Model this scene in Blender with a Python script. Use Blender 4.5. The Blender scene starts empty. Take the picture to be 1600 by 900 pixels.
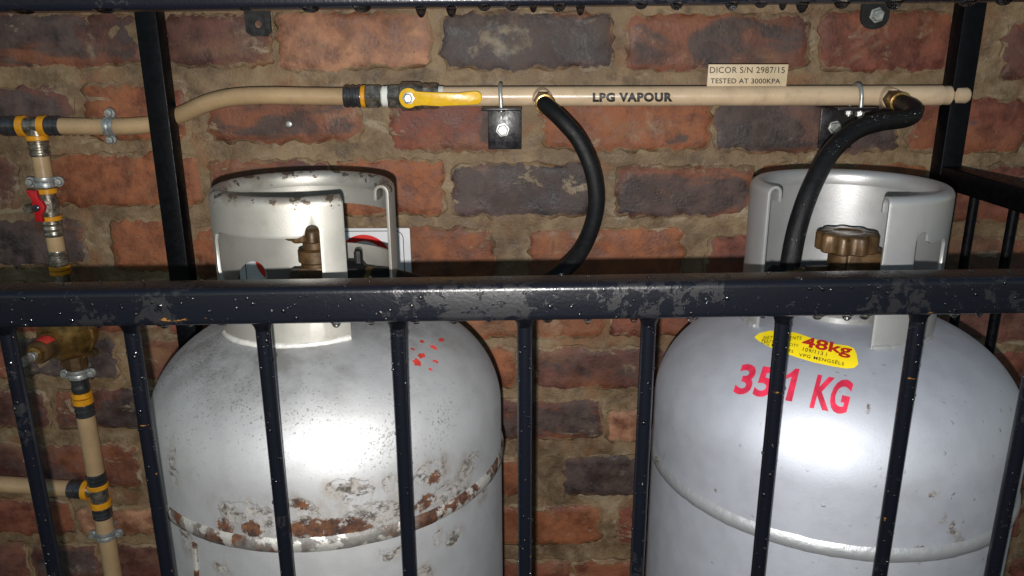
import bpy, bmesh, math, random
from mathutils import Vector, Matrix, noise
from mathutils.bvhtree import BVHTree

random.seed(7)
R_ = math.radians
scene = bpy.context.scene
col = scene.collection

# ------------------------------------------------------------------ camera
ZC = 1.40                       # lens height above the paving
F = 1244.0                      # focal length in photo pixels (1600 wide)
PITCH, ROLL = R_(16.7), R_(0.28)
_f = Vector((0, math.cos(PITCH), -math.sin(PITCH)))
_u = Vector((0, math.sin(PITCH), math.cos(PITCH)))
_r = Vector((1, 0, 0))
CUP = _u*math.cos(ROLL) + _r*math.sin(ROLL)
CRT = _r*math.cos(ROLL) - _u*math.sin(ROLL)
EYE = Vector((0, 0, ZC))
cam = bpy.data.objects.new('camera', bpy.data.cameras.new('camera'))
col.objects.link(cam)
cam.data.sensor_width = 36.0
cam.data.lens = F/1600*36
cam.data.clip_start = 0.02
cam.data.clip_end = 500
m = Matrix((CRT, CUP, -_f)).transposed().to_4x4()
m.translation = EYE
cam.matrix_world = m
scene.camera = cam
scene.render.resolution_x, scene.render.resolution_y = 1024, 576

# ------------------------------------------------------------------ light
w = bpy.data.worlds.new('World'); scene.world = w; w.use_nodes = True
nt = w.node_tree
sky = nt.nodes.new('ShaderNodeTexSky'); sky.sky_type = 'NISHITA'; sky.sun_disc = False
sky.sun_elevation = R_(6); sky.sun_rotation = R_(20)
bg = nt.nodes['Background']; bg.inputs['Strength'].default_value = 0.15
nt.links.new(sky.outputs['Color'], bg.inputs['Color'])
# dusk: the sun is behind the house wall, the phone's LED flash beside the lens lights the scene
fl = bpy.data.lights.new('camera_flash', 'AREA'); fl.shape = 'DISK'; fl.size = 0.007; fl.spread = R_(175)
fl.energy = 12.2; fl.color = (1.0, 0.97, 0.93)
flo = bpy.data.objects.new('camera_flash', fl); col.objects.link(flo)
fm = m.copy(); fm.translation = EYE + CRT*-0.009 + CUP*-0.027 + _f*0.0
flo.matrix_world = fm
vs = scene.view_settings
vs.view_transform = 'Standard'; vs.look = 'None'; vs.exposure = 0.0; vs.gamma = 1.0
scene.render.engine = 'CYCLES'
scene.cycles.max_bounces = 6; scene.cycles.diffuse_bounces = 2; scene.cycles.glossy_bounces = 3
scene.cycles.transmission_bounces = 5; scene.cycles.transparent_max_bounces = 6
scene.cycles.caustics_reflective = False; scene.cycles.caustics_refractive = False


def ray(px, py):
    return _f + CRT*((px-800)/F) + CUP*(-(py-450)/F)


def P(px, py, H):
    """photo pixel -> the point of the place at horizontal distance H from the lens"""
    d = ray(px, py)
    return EYE + d*(H/d.y)


# ------------------------------------------------------------------ mesh helpers
class MB:
    def __init__(s): s.v = []; s.f = []

    def add(s, vs_, fs_):
        n = len(s.v)
        s.v += [Vector(v) for v in vs_]
        s.f += [tuple(i+n for i in f) for f in fs_]
        return s

    def box(s, c, size, rot=None, bev=0.0, seg=2):
        bm = bmesh.new()
        bmesh.ops.create_cube(bm, size=1.0)
        for v in bm.verts: v.co = Vector((v.co.x*size[0], v.co.y*size[1], v.co.z*size[2]))
        if bev > 0:
            bmesh.ops.bevel(bm, geom=bm.edges[:], offset=bev, segments=seg, profile=0.5, affect='EDGES')
        bm.verts.index_update()
        M = rot if rot else Matrix.Identity(3)
        s.add([M @ v.co + Vector(c) for v in bm.verts], [[v.index for v in f.verts] for f in bm.faces])
        bm.free(); return s

    def beam(s, a, b, wd, ht, bev=0.003, up=Vector((0, 0, 1)), seg=3):
        """box-section tube from a to b"""
        d = (b-a).normalized(); x = d.cross(up).normalized(); z = x.cross(d).normalized()
        rot = Matrix((x, d, z)).transposed()
        return s.box((a+b)/2, (wd, (b-a).length, ht), rot, bev, seg)

    def lathe(s, o, axis, prof, seg=32, start=0.0, ref=None):
        """prof: list of (radius, height along axis)"""
        axis = axis.normalized()
        ref = ref or (Vector((0, 0, 1)) if abs(axis.z) < 0.9 else Vector((1, 0, 0)))
        x = axis.cross(ref).normalized(); y = axis.cross(x).normalized()
        n0 = len(s.v)
        for r, h in prof:
            for k in range(seg):
                a = start + 2*math.pi*k/seg
                s.v.append(o + axis*h + (x*math.cos(a)+y*math.sin(a))*max(r, 1e-5))
        for i in range(len(prof)-1):
            for k in range(seg):
                k2 = (k+1) % seg
                s.f.append((n0+i*seg+k, n0+i*seg+k2, n0+(i+1)*seg+k2, n0+(i+1)*seg+k))
        s.f.append(tuple(n0+k for k in reversed(range(seg))))
        t = n0+(len(prof)-1)*seg
        s.f.append(tuple(t+k for k in range(seg)))
        return s

    def tube(s, pts, rad, seg=16):
        pts = [Vector(p) for p in pts]
        n0 = len(s.v); N = len(pts)
        t = (pts[1]-pts[0]).normalized()
        x = t.orthogonal().normalized()
        for i, p in enumerate(pts):
            t2 = (pts[min(i+1, N-1)]-pts[max(i-1, 0)]).normalized()
            x = (x - t2*x.dot(t2)).normalized(); y = t2.cross(x)
            r = rad(i/(N-1)) if callable(rad) else rad
            for k in range(seg):
                a = 2*math.pi*k/seg
                s.v.append(p + (x*math.cos(a)+y*math.sin(a))*r)
        for i in range(N-1):
            for k in range(seg):
                k2 = (k+1) % seg
                s.f.append((n0+i*seg+k, n0+i*seg+k2, n0+(i+1)*seg+k2, n0+(i+1)*seg+k))
        s.f.append(tuple(n0+k for k in reversed(range(seg))))
        tt = n0+(N-1)*seg
        s.f.append(tuple(tt+k for k in range(seg)))
        return s

    def prism(s, poly, o, ex, ey, n, th, bev=0.0):
        """flat plate: poly in (ex,ey) coordinates at o, thickness th along n"""
        bm = bmesh.new()
        vs_ = [bm.verts.new(o + ex*a + ey*b) for a, b in poly]
        f = bm.faces.new(vs_)
        r = bmesh.ops.extrude_face_region(bm, geom=[f])
        for g in r['geom']:
            if isinstance(g, bmesh.types.BMVert): g.co += n*th
        bmesh.ops.recalc_face_normals(bm, faces=bm.faces[:])
        if bev:
            bmesh.ops.bevel(bm, geom=bm.edges[:], offset=bev, segments=2, profile=0.5, affect='EDGES')
        bm.verts.index_update()
        s.add([v.co for v in bm.verts], [[v.index for v in q.verts] for q in bm.faces])
        bm.free(); return s

    def build(s, name, mat, parent=None, org=Vector((0, 0, 0)), ang=38, smooth=True):
        me = bpy.data.meshes.new(name)
        me.from_pydata([v-org for v in s.v], [], s.f)
        bm = bmesh.new(); bm.from_mesh(me)
        bmesh.ops.recalc_face_normals(bm, faces=bm.faces[:])
        bm.to_mesh(me); bm.free()
        if smooth:
            me.shade_smooth(); me.set_sharp_from_angle(angle=R_(ang))
        me.materials.append(mat)
        o = bpy.data.objects.new(name, me); col.objects.link(o)
        if parent: o.parent = parent
        return o


def spline(pts, n=10):
    pts = [Vector(p) for p in pts]; out = []
    q = [pts[0]*2-pts[1]] + pts + [pts[-1]*2-pts[-2]]
    for i in range(1, len(q)-2):
        for k in range(n):
            t = k/n; p0, p1, p2, p3 = q[i-1:i+3]
            out.append(0.5*((2*p1)+(p2-p0)*t+(2*p0-5*p1+4*p2-p3)*t*t+(3*p1-p0-3*p2+p3)*t**3))
    out.append(pts[-1]); return out


def thing(name, label, cat, loc=(0, 0, 0), group=None):
    o = bpy.data.objects.new(name, None); col.objects.link(o)
    o.location = loc; o.empty_display_size = 0.05
    tag(o, label, cat, group); return o


def tag(o, label, cat, group=None):
    o['label'] = label; o['category'] = cat
    if group: o['group'] = group
    return o


# ------------------------------------------------------------------ materials
def new_mat(name):
    mt = bpy.data.materials.new(name); mt.use_nodes = True
    n = mt.node_tree
    return mt, n, n.nodes['Principled BSDF']


class NT:
    """tiny node-graph helper"""
    def __init__(s, tree): s.t = tree

    def _in(s, sock, val):
        if isinstance(val, bpy.types.NodeSocket): s.t.links.new(val, sock)
        else: sock.default_value = val

    def n(s, typ, **kw):
        return s.t.nodes.new(typ)

    def math(s, op, a, b=0.0, c=0.0, clamp=False):
        q = s.n('ShaderNodeMath'); q.operation = op; q.use_clamp = clamp
        s._in(q.inputs[0], a); s._in(q.inputs[1], b); s._in(q.inputs[2], c)
        return q.outputs[0]

    def vmath(s, op, a, b=(0, 0, 0), scale=None):
        q = s.n('ShaderNodeVectorMath'); q.operation = op
        s._in(q.inputs[0], a)
        if op != 'LENGTH': s._in(q.inputs[1], b)
        if scale is not None: s._in(q.inputs['Scale'], scale)
        return q.outputs['Value'] if op in ('LENGTH', 'DOT_PRODUCT') else q.outputs['Vector']

    def noise(s, vec, scale, detail=4, rough=0.55, dist=0.0, color=False):
        q = s.n('ShaderNodeTexNoise')
        s._in(q.inputs['Vector'], vec); q.inputs['Scale'].default_value = scale
        q.inputs['Detail'].default_value = detail; q.inputs['Roughness'].default_value = rough
        q.inputs['Distortion'].default_value = dist
        return q.outputs['Color'] if color else q.outputs['Fac']

    def ramp(s, fac, a, b, lo=0.0, hi=1.0):
        q = s.n('ShaderNodeMapRange'); q.interpolation_type = 'SMOOTHSTEP'
        s._in(q.inputs['Value'], fac); s._in(q.inputs['From Min'], a); s._in(q.inputs['From Max'], b)
        s._in(q.inputs['To Min'], lo); s._in(q.inputs['To Max'], hi)
        return q.outputs['Result']

    def mix(s, fac, a, b, mode='MIX'):
        q = s.n('ShaderNodeMix'); q.data_type = 'RGBA'; q.blend_type = mode
        s._in(q.inputs[0], fac)
        for sock, v in ((q.inputs[6], a), (q.inputs[7], b)):
            if isinstance(v, tuple): v = (v[0], v[1], v[2], 1)
            s._in(sock, v)
        return q.outputs[2]

    def bump(s, h, strength, dist, normal=None):
        q = s.n('ShaderNodeBump'); s._in(q.inputs['Height'], h)
        q.inputs['Strength'].default_value = strength; q.inputs['Distance'].default_value = dist
        if normal: s._in(q.inputs['Normal'], normal)
        return q.outputs['Normal']

    def obj(s): return s.n('ShaderNodeTexCoord').outputs['Object']


def simple(name, colr, rough=0.5, metal=0.0, var=0.15, vscale=40, bump=0.0, bscale=200, coat=0.0, spots=None, rvar=0.1, dirt=0.0):
    mt, tree, b = new_mat(name); g = NT(tree); p = g.obj()
    n1 = g.noise(p, vscale, 5)
    dark = tuple(c*(1-var*1.6) for c in colr); lite = tuple(min(1, c*(1+var)) for c in colr)
    c = g.mix(g.ramp(n1, 0.3, 0.7), dark, lite)
    if dirt:
        c = g.mix(g.ramp(g.noise(p, vscale*1.7+5, 8, 0.65), 0.54, 0.70, 0, dirt), c, tuple(k*0.25 for k in colr))
    if spots:
        c = g.mix(g.ramp(g.noise(p, spots[0], 3), spots[1], spots[1]+0.04), c, spots[2])
    tree.links.new(c, b.inputs['Base Color'])
    tree.links.new(g.ramp(g.noise(p, vscale*2.3, 4), 0.3, 0.7, max(0.02, rough-rvar), min(1, rough+rvar)), b.inputs['Roughness'])
    b.inputs['Metallic'].default_value = metal
    b.inputs['Coat Weight'].default_value = coat; b.inputs['Coat Roughness'].default_value = 0.08
    if bump:
        tree.links.new(g.bump(g.noise(p, bscale, 3), bump, 0.002), b.inputs['Normal'])
    return mt


M = {}
M['rubber'] = simple('black_rubber', (0.0045, 0.0045, 0.0052), 0.5, bump=0.3, bscale=900, vscale=60)
M['rubber'].node_tree.nodes['Principled BSDF'].inputs['Specular IOR Level'].default_value = 0.3
M['tan'] = simple('tan_plastic_pipe', (0.39, 0.265, 0.145), 0.34, var=0.08, vscale=30, bump=0.03, dirt=0.12)
M['cream'] = simple('cream_pipe_paint', (0.53, 0.395, 0.26), 0.28, var=0.06, vscale=25, bump=0.06, bscale=160, dirt=0.22)
M['plate'] = simple('cream_label_plate', (0.56, 0.44, 0.29), 0.5, var=0.05)
M['yellow'] = simple('yellow_plastic', (0.62, 0.27, 0.012), 0.35, var=0.12, vscale=90)
M['handle'] = simple('yellow_handle_paint', (0.68, 0.40, 0.008), 0.3, var=0.06, vscale=50, bump=0.12, bscale=140)
M['nickel'] = simple('nickel_plate', (0.30, 0.27, 0.225), 0.33, metal=0.8, var=0.35, vscale=120, bump=0.12, dirt=0.5)
M['steel_sleeve'] = simple('steel_sleeve', (0.075, 0.075, 0.08), 0.22, metal=0.6, var=0.25, vscale=60)
M['zinc'] = simple('zinc_plate', (0.42, 0.43, 0.42), 0.42, metal=0.65, var=0.2, vscale=150, bump=0.1)
M['ptfe'] = simple('white_thread_tape', (0.7, 0.7, 0.66), 0.6, var=0.1)
M['brass'] = simple('brass', (0.30, 0.18, 0.055), 0.34, metal=0.8, var=0.3, vscale=60, bump=0.12, dirt=0.5)
M['bronze'] = simple('dark_bronze', (0.085, 0.047, 0.019), 0.46, metal=0.3, var=0.3, vscale=50, bump=0.2, dirt=0.6)
M['red'] = simple('red_plastic', (0.42, 0.006, 0.012), 0.35, var=0.1)
M['red_ink'] = simple('red_stencil_paint', (0.50, 0.018, 0.055), 0.5, var=0.2, vscale=70)
M['red_mark'] = simple('red_marker_paint', (0.50, 0.04, 0.03), 0.5, var=0.3)
M['dark_red_ink'] = simple('dark_red_print', (0.36, 0.015, 0.01), 0.45, var=0.05)
M['ink'] = simple('black_print', (0.015, 0.013, 0.012), 0.5, var=0.1)
M['sticker'] = simple('yellow_sticker', (0.80, 0.62, 0.01), 0.35, var=0.05)
M['sign_white'] = simple('sign_white', (0.66, 0.66, 0.68), 0.3, var=0.03)
M['sign_red'] = simple('sign_red', (0.60, 0.02, 0.015), 0.3, var=0.03)


def rail_mat(name, amt, grey, spec=0.4):
    mt, t, b = new_mat(name); g = NT(t); p = g.obj()
    big = g.noise(p, 13, 3)
    n = g.noise(p, 95, 8, 0.72, 0.35)
    pat = g.ramp(g.math('ADD', n, g.math('MULTIPLY', g.math('SUBTRACT', big, 0.5), 0.9)), amt, amt+0.05)
    c = g.mix(pat, (0.0034, 0.0039, 0.0066), grey)
    rust = g.ramp(g.math('ADD', g.noise(g.vmath('MULTIPLY', p, (0.35, 1, 1)), 130, 4), g.math('MULTIPLY', g.math('SUBTRACT', g.noise(p, 9, 1), 0.5), 0.55)), 0.745, 0.775)
    c = g.mix(rust, c, (0.16, 0.075, 0.015))
    t.links.new(c, b.inputs['Base Color'])
    t.links.new(g.ramp(pat, 0, 1, 0.27, 0.38), b.inputs['Roughness'])
    b.inputs['Specular IOR Level'].default_value = spec
    h = g.math('ADD', g.math('MULTIPLY', pat, -0.5), g.noise(p, 420, 2))
    t.links.new(g.bump(h, 0.16, 0.0012), b.inputs['Normal'])
    return mt


M['rail'] = rail_mat('wet_black_paint', 0.60, (0.0098, 0.0098, 0.0115))
M['bar'] = rail_mat('wet_bar_paint', 0.66, (0.010, 0.010, 0.012), 0.2)
M['post'] = simple('black_paint', (0.002, 0.0023, 0.0036), 0.42, var=0.3, vscale=80, bump=0.06, bscale=300, spots=(420, 0.80, (0.2, 0.2, 0.2)))
M['post'].node_tree.nodes['Principled BSDF'].inputs['Specular IOR Level'].default_value = 0.12
M['bracket'] = simple('black_bracket_paint', (0.008, 0.0065, 0.0095), 0.36, var=0.3, vscale=60, bump=0.08, bscale=200)


def water_mat():
    mt, t, b = new_mat('water')
    b.inputs['Base Color'].default_value = (0.95, 0.97, 1, 1); b.inputs['Roughness'].default_value = 0.02
    b.inputs['IOR'].default_value = 1.333; b.inputs['Transmission Weight'].default_value = 1.0
    return mt


M['water'] = water_mat()


def bead_mat(ior):
    # a thin flat water bead: its base shows through, its skin mirrors
    mt, t, b = new_mat('water_bead'); g = NT(t)
    tr_ = g.n('ShaderNodeBsdfTransparent'); gl = g.n('ShaderNodeBsdfGlossy'); gl.inputs['Roughness'].default_value = 0.12
    fr_ = g.n('ShaderNodeFresnel'); fr_.inputs['IOR'].default_value = ior
    mx = g.n('ShaderNodeMixShader'); t.links.new(fr_.outputs[0], mx.inputs[0]); t.links.new(tr_.outputs[0], mx.inputs[1]); t.links.new(gl.outputs[0], mx.inputs[2])
    t.links.new(mx.outputs[0], t.nodes['Material Output'].inputs['Surface'])
    return mt


M['bead'] = bead_mat(1.22); M['bead_dark'] = bead_mat(1.75)


def grime(g, c):
    # damp and soot blotches that run across bricks and joints alike
    w_ = g.n('ShaderNodeNewGeometry').outputs['Position']
    c = g.mix(g.ramp(g.noise(w_, 5.5, 4, 0.62, 0.5), 0.46, 0.66, 0, 0.55), c, g.mix(1.0, c, (0.42, 0.38, 0.36), 'MULTIPLY'))
    c = g.mix(g.ramp(g.noise(g.vmath('ADD', w_, (7, 3, 1)), 19, 4, 0.70, 0.3), 0.47, 0.64, 0, 0.62), c, g.mix(1.0, c, (0.45, 0.40, 0.38), 'MULTIPLY'))
    c = g.mix(g.ramp(g.noise(g.vmath('ADD', w_, (2, 9, 4)), 11, 5, 0.7, 0.4), 0.60, 0.72, 0, 0.5), c, (0.30, 0.235, 0.15))
    return c


def mortar_colour(g, p):
    n1 = g.noise(p, 8, 3, 0.6); n2 = g.noise(p, 60, 4, 0.65); n3 = g.noise(p, 330, 3, 0.6)
    c = g.mix(g.ramp(n1, 0.3, 0.7), (0.125, 0.076, 0.037), (0.225, 0.150, 0.078))
    c = g.mix(g.ramp(n2, 0.38, 0.74, 0, 0.65), c, (0.29, 0.215, 0.135))
    c = g.mix(g.ramp(g.noise(g.vmath('MULTIPLY', p, (0.6, 1, 1.3)), 14, 5, 0.72, 0.8), 0.56, 0.64, 0, 0.6), c, (0.34, 0.275, 0.19))
    c = g.mix(g.ramp(g.noise(p, 13, 5, 0.6, 0.6), 0.52, 0.68, 0, 0.65), c, (0.205, 0.085, 0.034))
    c = g.mix(g.ramp(g.noise(p, 21, 4, 0.65), 0.56, 0.70, 0, 0.6), c, (0.065, 0.042, 0.024))
    c = g.mix(g.ramp(n3, 0.64, 0.74, 0, 0.6), c, (0.05, 0.033, 0.02))
    return c, n2, n3


def brick_mat():
    mt, t, b = new_mat('clamp_brick'); g = NT(t)
    info = g.n('ShaderNodeObjectInfo')
    at = g.n('ShaderNodeAttribute'); at.attribute_name = 'edge'; ed = at.outputs['Fac']
    p = g.vmath('ADD', g.obj(), g.vmath('SCALE', (31.7, 17.3, 9.1), scale=info.outputs['Random']))
    tint = info.outputs['Color']; dk = info.outputs['Alpha']
    pw = g.vmath('MULTIPLY', p, (0.55, 1, 1.25))
    n1 = g.noise(pw, 12, 6, 0.6, 0.8)
    n2 = g.noise(p, 34, 6, 0.65)
    n3 = g.noise(pw, 17, 6, 0.75, 0.5)
    n4 = g.noise(p, 210, 3)
    c = g.mix(g.ramp(n2, 0.28, 0.72), g.mix(1.0, tint, (0.42, 0.36, 0.40), 'MULTIPLY'), g.mix(1.0, tint, (1.25, 1.5, 1.8), 'MULTIPLY'))
    c = g.mix(g.ramp(g.noise(pw, 7, 3), 0.48, 0.66, 0, 0.6), c, (0.25, 0.085, 0.034))
    c = g.mix(g.ramp(g.noise(pw, 10, 4, 0.6, 0.4), 0.54, 0.68, 0, 0.5), c, (0.23, 0.125, 0.062))
    thr = g.math('SUBTRACT', 0.78, g.math('MULTIPLY', dk, 0.62))
    dm = g.ramp(g.math('SUBTRACT', g.math('ADD', n1, g.math('MULTIPLY', g.math('SUBTRACT', n2, 0.5), 0.3)), g.math('MULTIPLY', ed, 0.16)), thr, g.math('ADD', thr, 0.13))
    c = g.mix(g.math('MULTIPLY', dm, 0.9), c, g.mix(g.ramp(n2, 0.35, 0.65), (0.022, 0.016, 0.017), (0.085, 0.060, 0.054)))
    thr2 = g.math('SUBTRACT', 0.63, g.math('MULTIPLY', info.outputs['Random'], 0.07))
    sm = g.ramp(n3, thr2, g.math('ADD', thr2, 0.06))
    c = g.mix(g.math('MULTIPLY', sm, 0.75), c, (0.31, 0.24, 0.16))
    c = g.mix(g.ramp(n4, 0.66, 0.75, 0, 0.75), c, (0.03, 0.018, 0.015))
    mc, m2, m3 = mortar_colour(g, p)
    en = g.math('ADD', g.math('MULTIPLY', g.noise(p, 24, 5, 0.7, 0.3), 1.9), g.math('SUBTRACT', ed, 1.36))
    em = g.ramp(en, 0.33, 0.44)
    c = g.mix(g.math('MULTIPLY', em, 0.93), c, mc)
    c = grime(g, c)
    c = g.mix(g.ramp(g.noise(p, 330, 2), 0.74, 0.79, 0, 0.6), c, (0.5, 0.38, 0.27))
    t.links.new(c, b.inputs['Base Color'])
    t.links.new(g.ramp(n2, 0.3, 0.7, 0.5, 0.85), b.inputs['Roughness'])
    h = g.math('ADD', g.math('MULTIPLY', n2, 0.8), g.math('MULTIPLY', n4, 0.5))
    h = g.math('ADD', h, g.math('MULTIPLY', g.math('MAXIMUM', sm, em), 0.5))
    t.links.new(g.bump(h, 0.5, 0.004), b.inputs['Normal'])
    return mt


def mortar_mat():
    mt, t, b = new_mat('smeared_mortar'); g = NT(t); p = g.obj()
    c, n2, n3 = mortar_colour(g, p)
    c = grime(g, c)
    t.links.new(c, b.inputs['Base Color'])
    t.links.new(g.ramp(n2, 0.3, 0.7, 0.5, 0.85), b.inputs['Roughness'])
    h = g.math('ADD', g.math('MULTIPLY', n2, 1.0), g.math('MULTIPLY', n3, 0.4))
    t.links.new(g.bump(h, 0.6, 0.004), b.inputs['Normal'])
    return mt


M['brick'] = brick_mat(); M['mortar'] = mortar_mat()
M['paving'] = simple('wet_concrete_paving', (0.14, 0.13, 0.12), 0.6, var=0.3, vscale=6, bump=0.3, bscale=60)


def tank_mat(name, base, rough, metal, blobs, specks, tint2, dirty=False, rim=0.0, RT=0.19):
    """silver paint over steel; blobs = (u along the shell, z, half width, half height, kind)"""
    mt, t, b = new_mat(name); g = NT(t); p = g.obj()
    n1 = g.noise(p, 5, 4); n2 = g.noise(p, 38, 6, 0.65); n3 = g.noise(p, 430, 4, 0.7)
    c = g.mix(g.ramp(n1, 0.3, 0.7), base, tint2)
    c = g.mix(g.ramp(n2, 0.55, 0.78, 0, 0.22 if dirty else 0.07), c, tuple(k*0.55 for k in base))
    rough_s = g.ramp(n2, 0.3, 0.7, rough-0.04, rough+0.06)
    metal_s = metal
    if specks:
        dens = g.noise(p, 7, 3)
        sz = g.n('ShaderNodeSeparateXYZ'); t.links.new(p, sz.inputs[0])
        # soot and spray settle on the shoulder that faces the sky, not on the upright shell
        up_ = g.ramp(sz.outputs[2], ZSEAM+0.015, ZEQ+0.05, 0, 0.11) if dirty else 0.0
        sp = g.ramp(g.math('ADD', g.math('ADD', n3, up_), g.math('MULTIPLY', g.math('SUBTRACT', dens, 0.5), 0.5)), specks+0.10, specks+0.15)
        c = g.mix(g.math('MULTIPLY', sp, 0.6), c, (0.10, 0.09, 0.08))
        if dirty:
            soot = g.math('MULTIPLY', g.ramp(sz.outputs[2], ZEQ+0.03, ZTOP, 0, 1), g.ramp(g.noise(p, 16, 6, 0.65), 0.42, 0.68))
            c = g.mix(g.math('MULTIPLY', soot, 0.6), c, (0.13, 0.115, 0.095))
    if rim:
        sr = g.n('ShaderNodeSeparateXYZ'); t.links.new(p, sr.inputs[0])
        rz_ = g.ramp(sr.outputs[2], ZC-0.150, ZC-0.133, 0.0, 0.17)
        chip = g.ramp(g.math('ADD', g.noise(p, 75, 5, 0.7), rz_), 0.70, 0.74)
        c = g.mix(g.math('MULTIPLY', chip, 0.9), c, (0.055, 0.032, 0.02))
        c = g.mix(g.math('MULTIPLY', g.ramp(g.math('ADD', g.noise(p, 22, 5, 0.65), rz_), 0.58, 0.80), 0.45), c, (0.17, 0.12, 0.075))
    h = g.math('MULTIPLY', n3, 0.3)
    if blobs:
        sep = g.n('ShaderNodeSeparateXYZ'); t.links.new(p, sep.inputs[0])
        th = g.math('MULTIPLY', g.math('ARCTAN2', sep.outputs[0], g.math('MULTIPLY', sep.outputs[1], -1.0)), RT)
        comb = g.n('ShaderNodeCombineXYZ'); t.links.new(th, comb.inputs[0]); t.links.new(sep.outputs[2], comb.inputs[1])
        nz = g.vmath('SUBTRACT', g.noise(p, 80, 6, 0.72, 0.2, True), (0.5, 0.5, 0.5))
        uv = g.vmath('ADD', comb.outputs[0], g.vmath('SCALE', g.vmath('MULTIPLY', nz, (1, 1, 0)), scale=0.026))
        masks = {'rust': 0.0, 'bare': 0.0}
        wide = 0.0
        for (u, z, ru, rz, k) in blobs:
            d = g.vmath('LENGTH', g.vmath('MULTIPLY', g.vmath('SUBTRACT', uv, (u, z, 0)), (1/ru, 1/rz, 0)))
            masks[k] = g.math('MAXIMUM', masks[k], g.ramp(d, 1.0, 0.78))
            wide = g.math('MAXIMUM', wide, g.ramp(d, 1.9, 0.9))
        bare_c = g.mix(g.ramp(g.noise(p, 120, 6, 0.7), 0.4, 0.62), (0.045, 0.038, 0.032), (0.24, 0.225, 0.21))
        rust_c = g.mix(g.ramp(g.noise(p, 90, 6, 0.7), 0.36, 0.64), (0.024, 0.010, 0.007), (0.105, 0.040, 0.014))
        rust_n = g.math('MULTIPLY', masks['rust'], g.ramp(g.noise(p, 85, 5, 0.7), 0.34, 0.46))
        both = g.math('MAXIMUM', masks['bare'], masks['rust'])
        edge = g.ramp(g.math('ABSOLUTE', g.math('SUBTRACT', both, 0.45)), 0.42, 0.10)
        chips = g.math('MULTIPLY', both, g.ramp(g.noise(g.vmath('MULTIPLY', p, (1, 1, 2.0)), 60, 6, 0.74), 0.44, 0.54))
        halo = g.math('MULTIPLY', g.ramp(g.noise(g.vmath('MULTIPLY', p, (1, 1, 0.35)), 42, 5, 0.7), 0.40, 0.62), wide)
        c = g.mix(g.math('MULTIPLY', halo, 0.42), c, (0.25, 0.19, 0.135))
        c = g.mix(chips, c, bare_c)
        c = g.mix(rust_n, c, rust_c)
        c = g.mix(g.math('MULTIPLY', edge, 0.45), c, (0.10, 0.075, 0.055))
        metal_s = g.math('MULTIPLY', g.math('SUBTRACT', 1.0, g.math('MAXIMUM', chips, rust_n)), metal)
        rough_s = g.math('ADD', rough_s, g.math('MULTIPLY', g.math('MAXIMUM', chips, rust_n), 0.3))
        h = g.math('ADD', h, g.math('MULTIPLY', both, -1.2))
        h = g.math('ADD', h, g.math('MULTIPLY', rust_n, g.noise(p, 160, 4)))
    t.links.new(c, b.inputs['Base Color'])
    g._in(b.inputs['Roughness'], rough_s); g._in(b.inputs['Metallic'], metal_s)
    t.links.new(g.bump(h, 0.25, 0.0016), b.inputs['Normal'])
    return mt


# ================================================================== the setting
WALL = 1.16
gb = MB(); gb.box((0, 0, -0.05), (60, 60, 0.1))
g_o = gb.build('paving', M['paving']); g_o['kind'] = 'structure'

wall = thing('brick_wall', 'rustic wall of orange and charred bricks set in thick smeared brown mortar', 'wall', (0, WALL, 0))
WX0, WX1, WZ0, WZ1 = -1.45, 1.45, 0.0, 1.95


def fbm(v, o=4):
    s, a = 0.0, 1.0
    for _ in range(o):
        s += a*noise.noise(v); v = v*2.1; a *= 0.5
    return s


me = bpy.data.meshes.new('mortar')
nx, nz = 330, 200
vv, ff = [], []
for j in range(nz+1):
    for i in range(nx+1):
        x = WX0 + (WX1-WX0)*i/nx; z = WZ0 + (WZ1-WZ0)*j/nz
        d = 0.0002 + 0.0050*fbm(Vector((x*7, z*9, 3.1))) + 0.0018*noise.noise(Vector((x*70, z*70, 1.7)))
        d += 0.010*max(0.0, noise.noise(Vector((x*9, z*15, 8.2)))-0.22)
        vv.append((x, -d+0.0035, z))
for j in range(nz):
    for i in range(nx):
        a = j*(nx+1)+i
        ff.append((a, a+1, a+nx+2, a+nx+1))
me.from_pydata(vv, [], ff); me.shade_smooth(); me.materials.append(M['mortar'])
mo = bpy.data.objects.new('mortar', me); col.objects.link(mo); mo.parent = wall
cb = MB(); cb.box((0, 0.13, (WZ0+WZ1)/2), (WX1-WX0, 0.20, WZ1-WZ0))
cb.build('wall_core', M['mortar'], wall, smooth=False)

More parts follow.
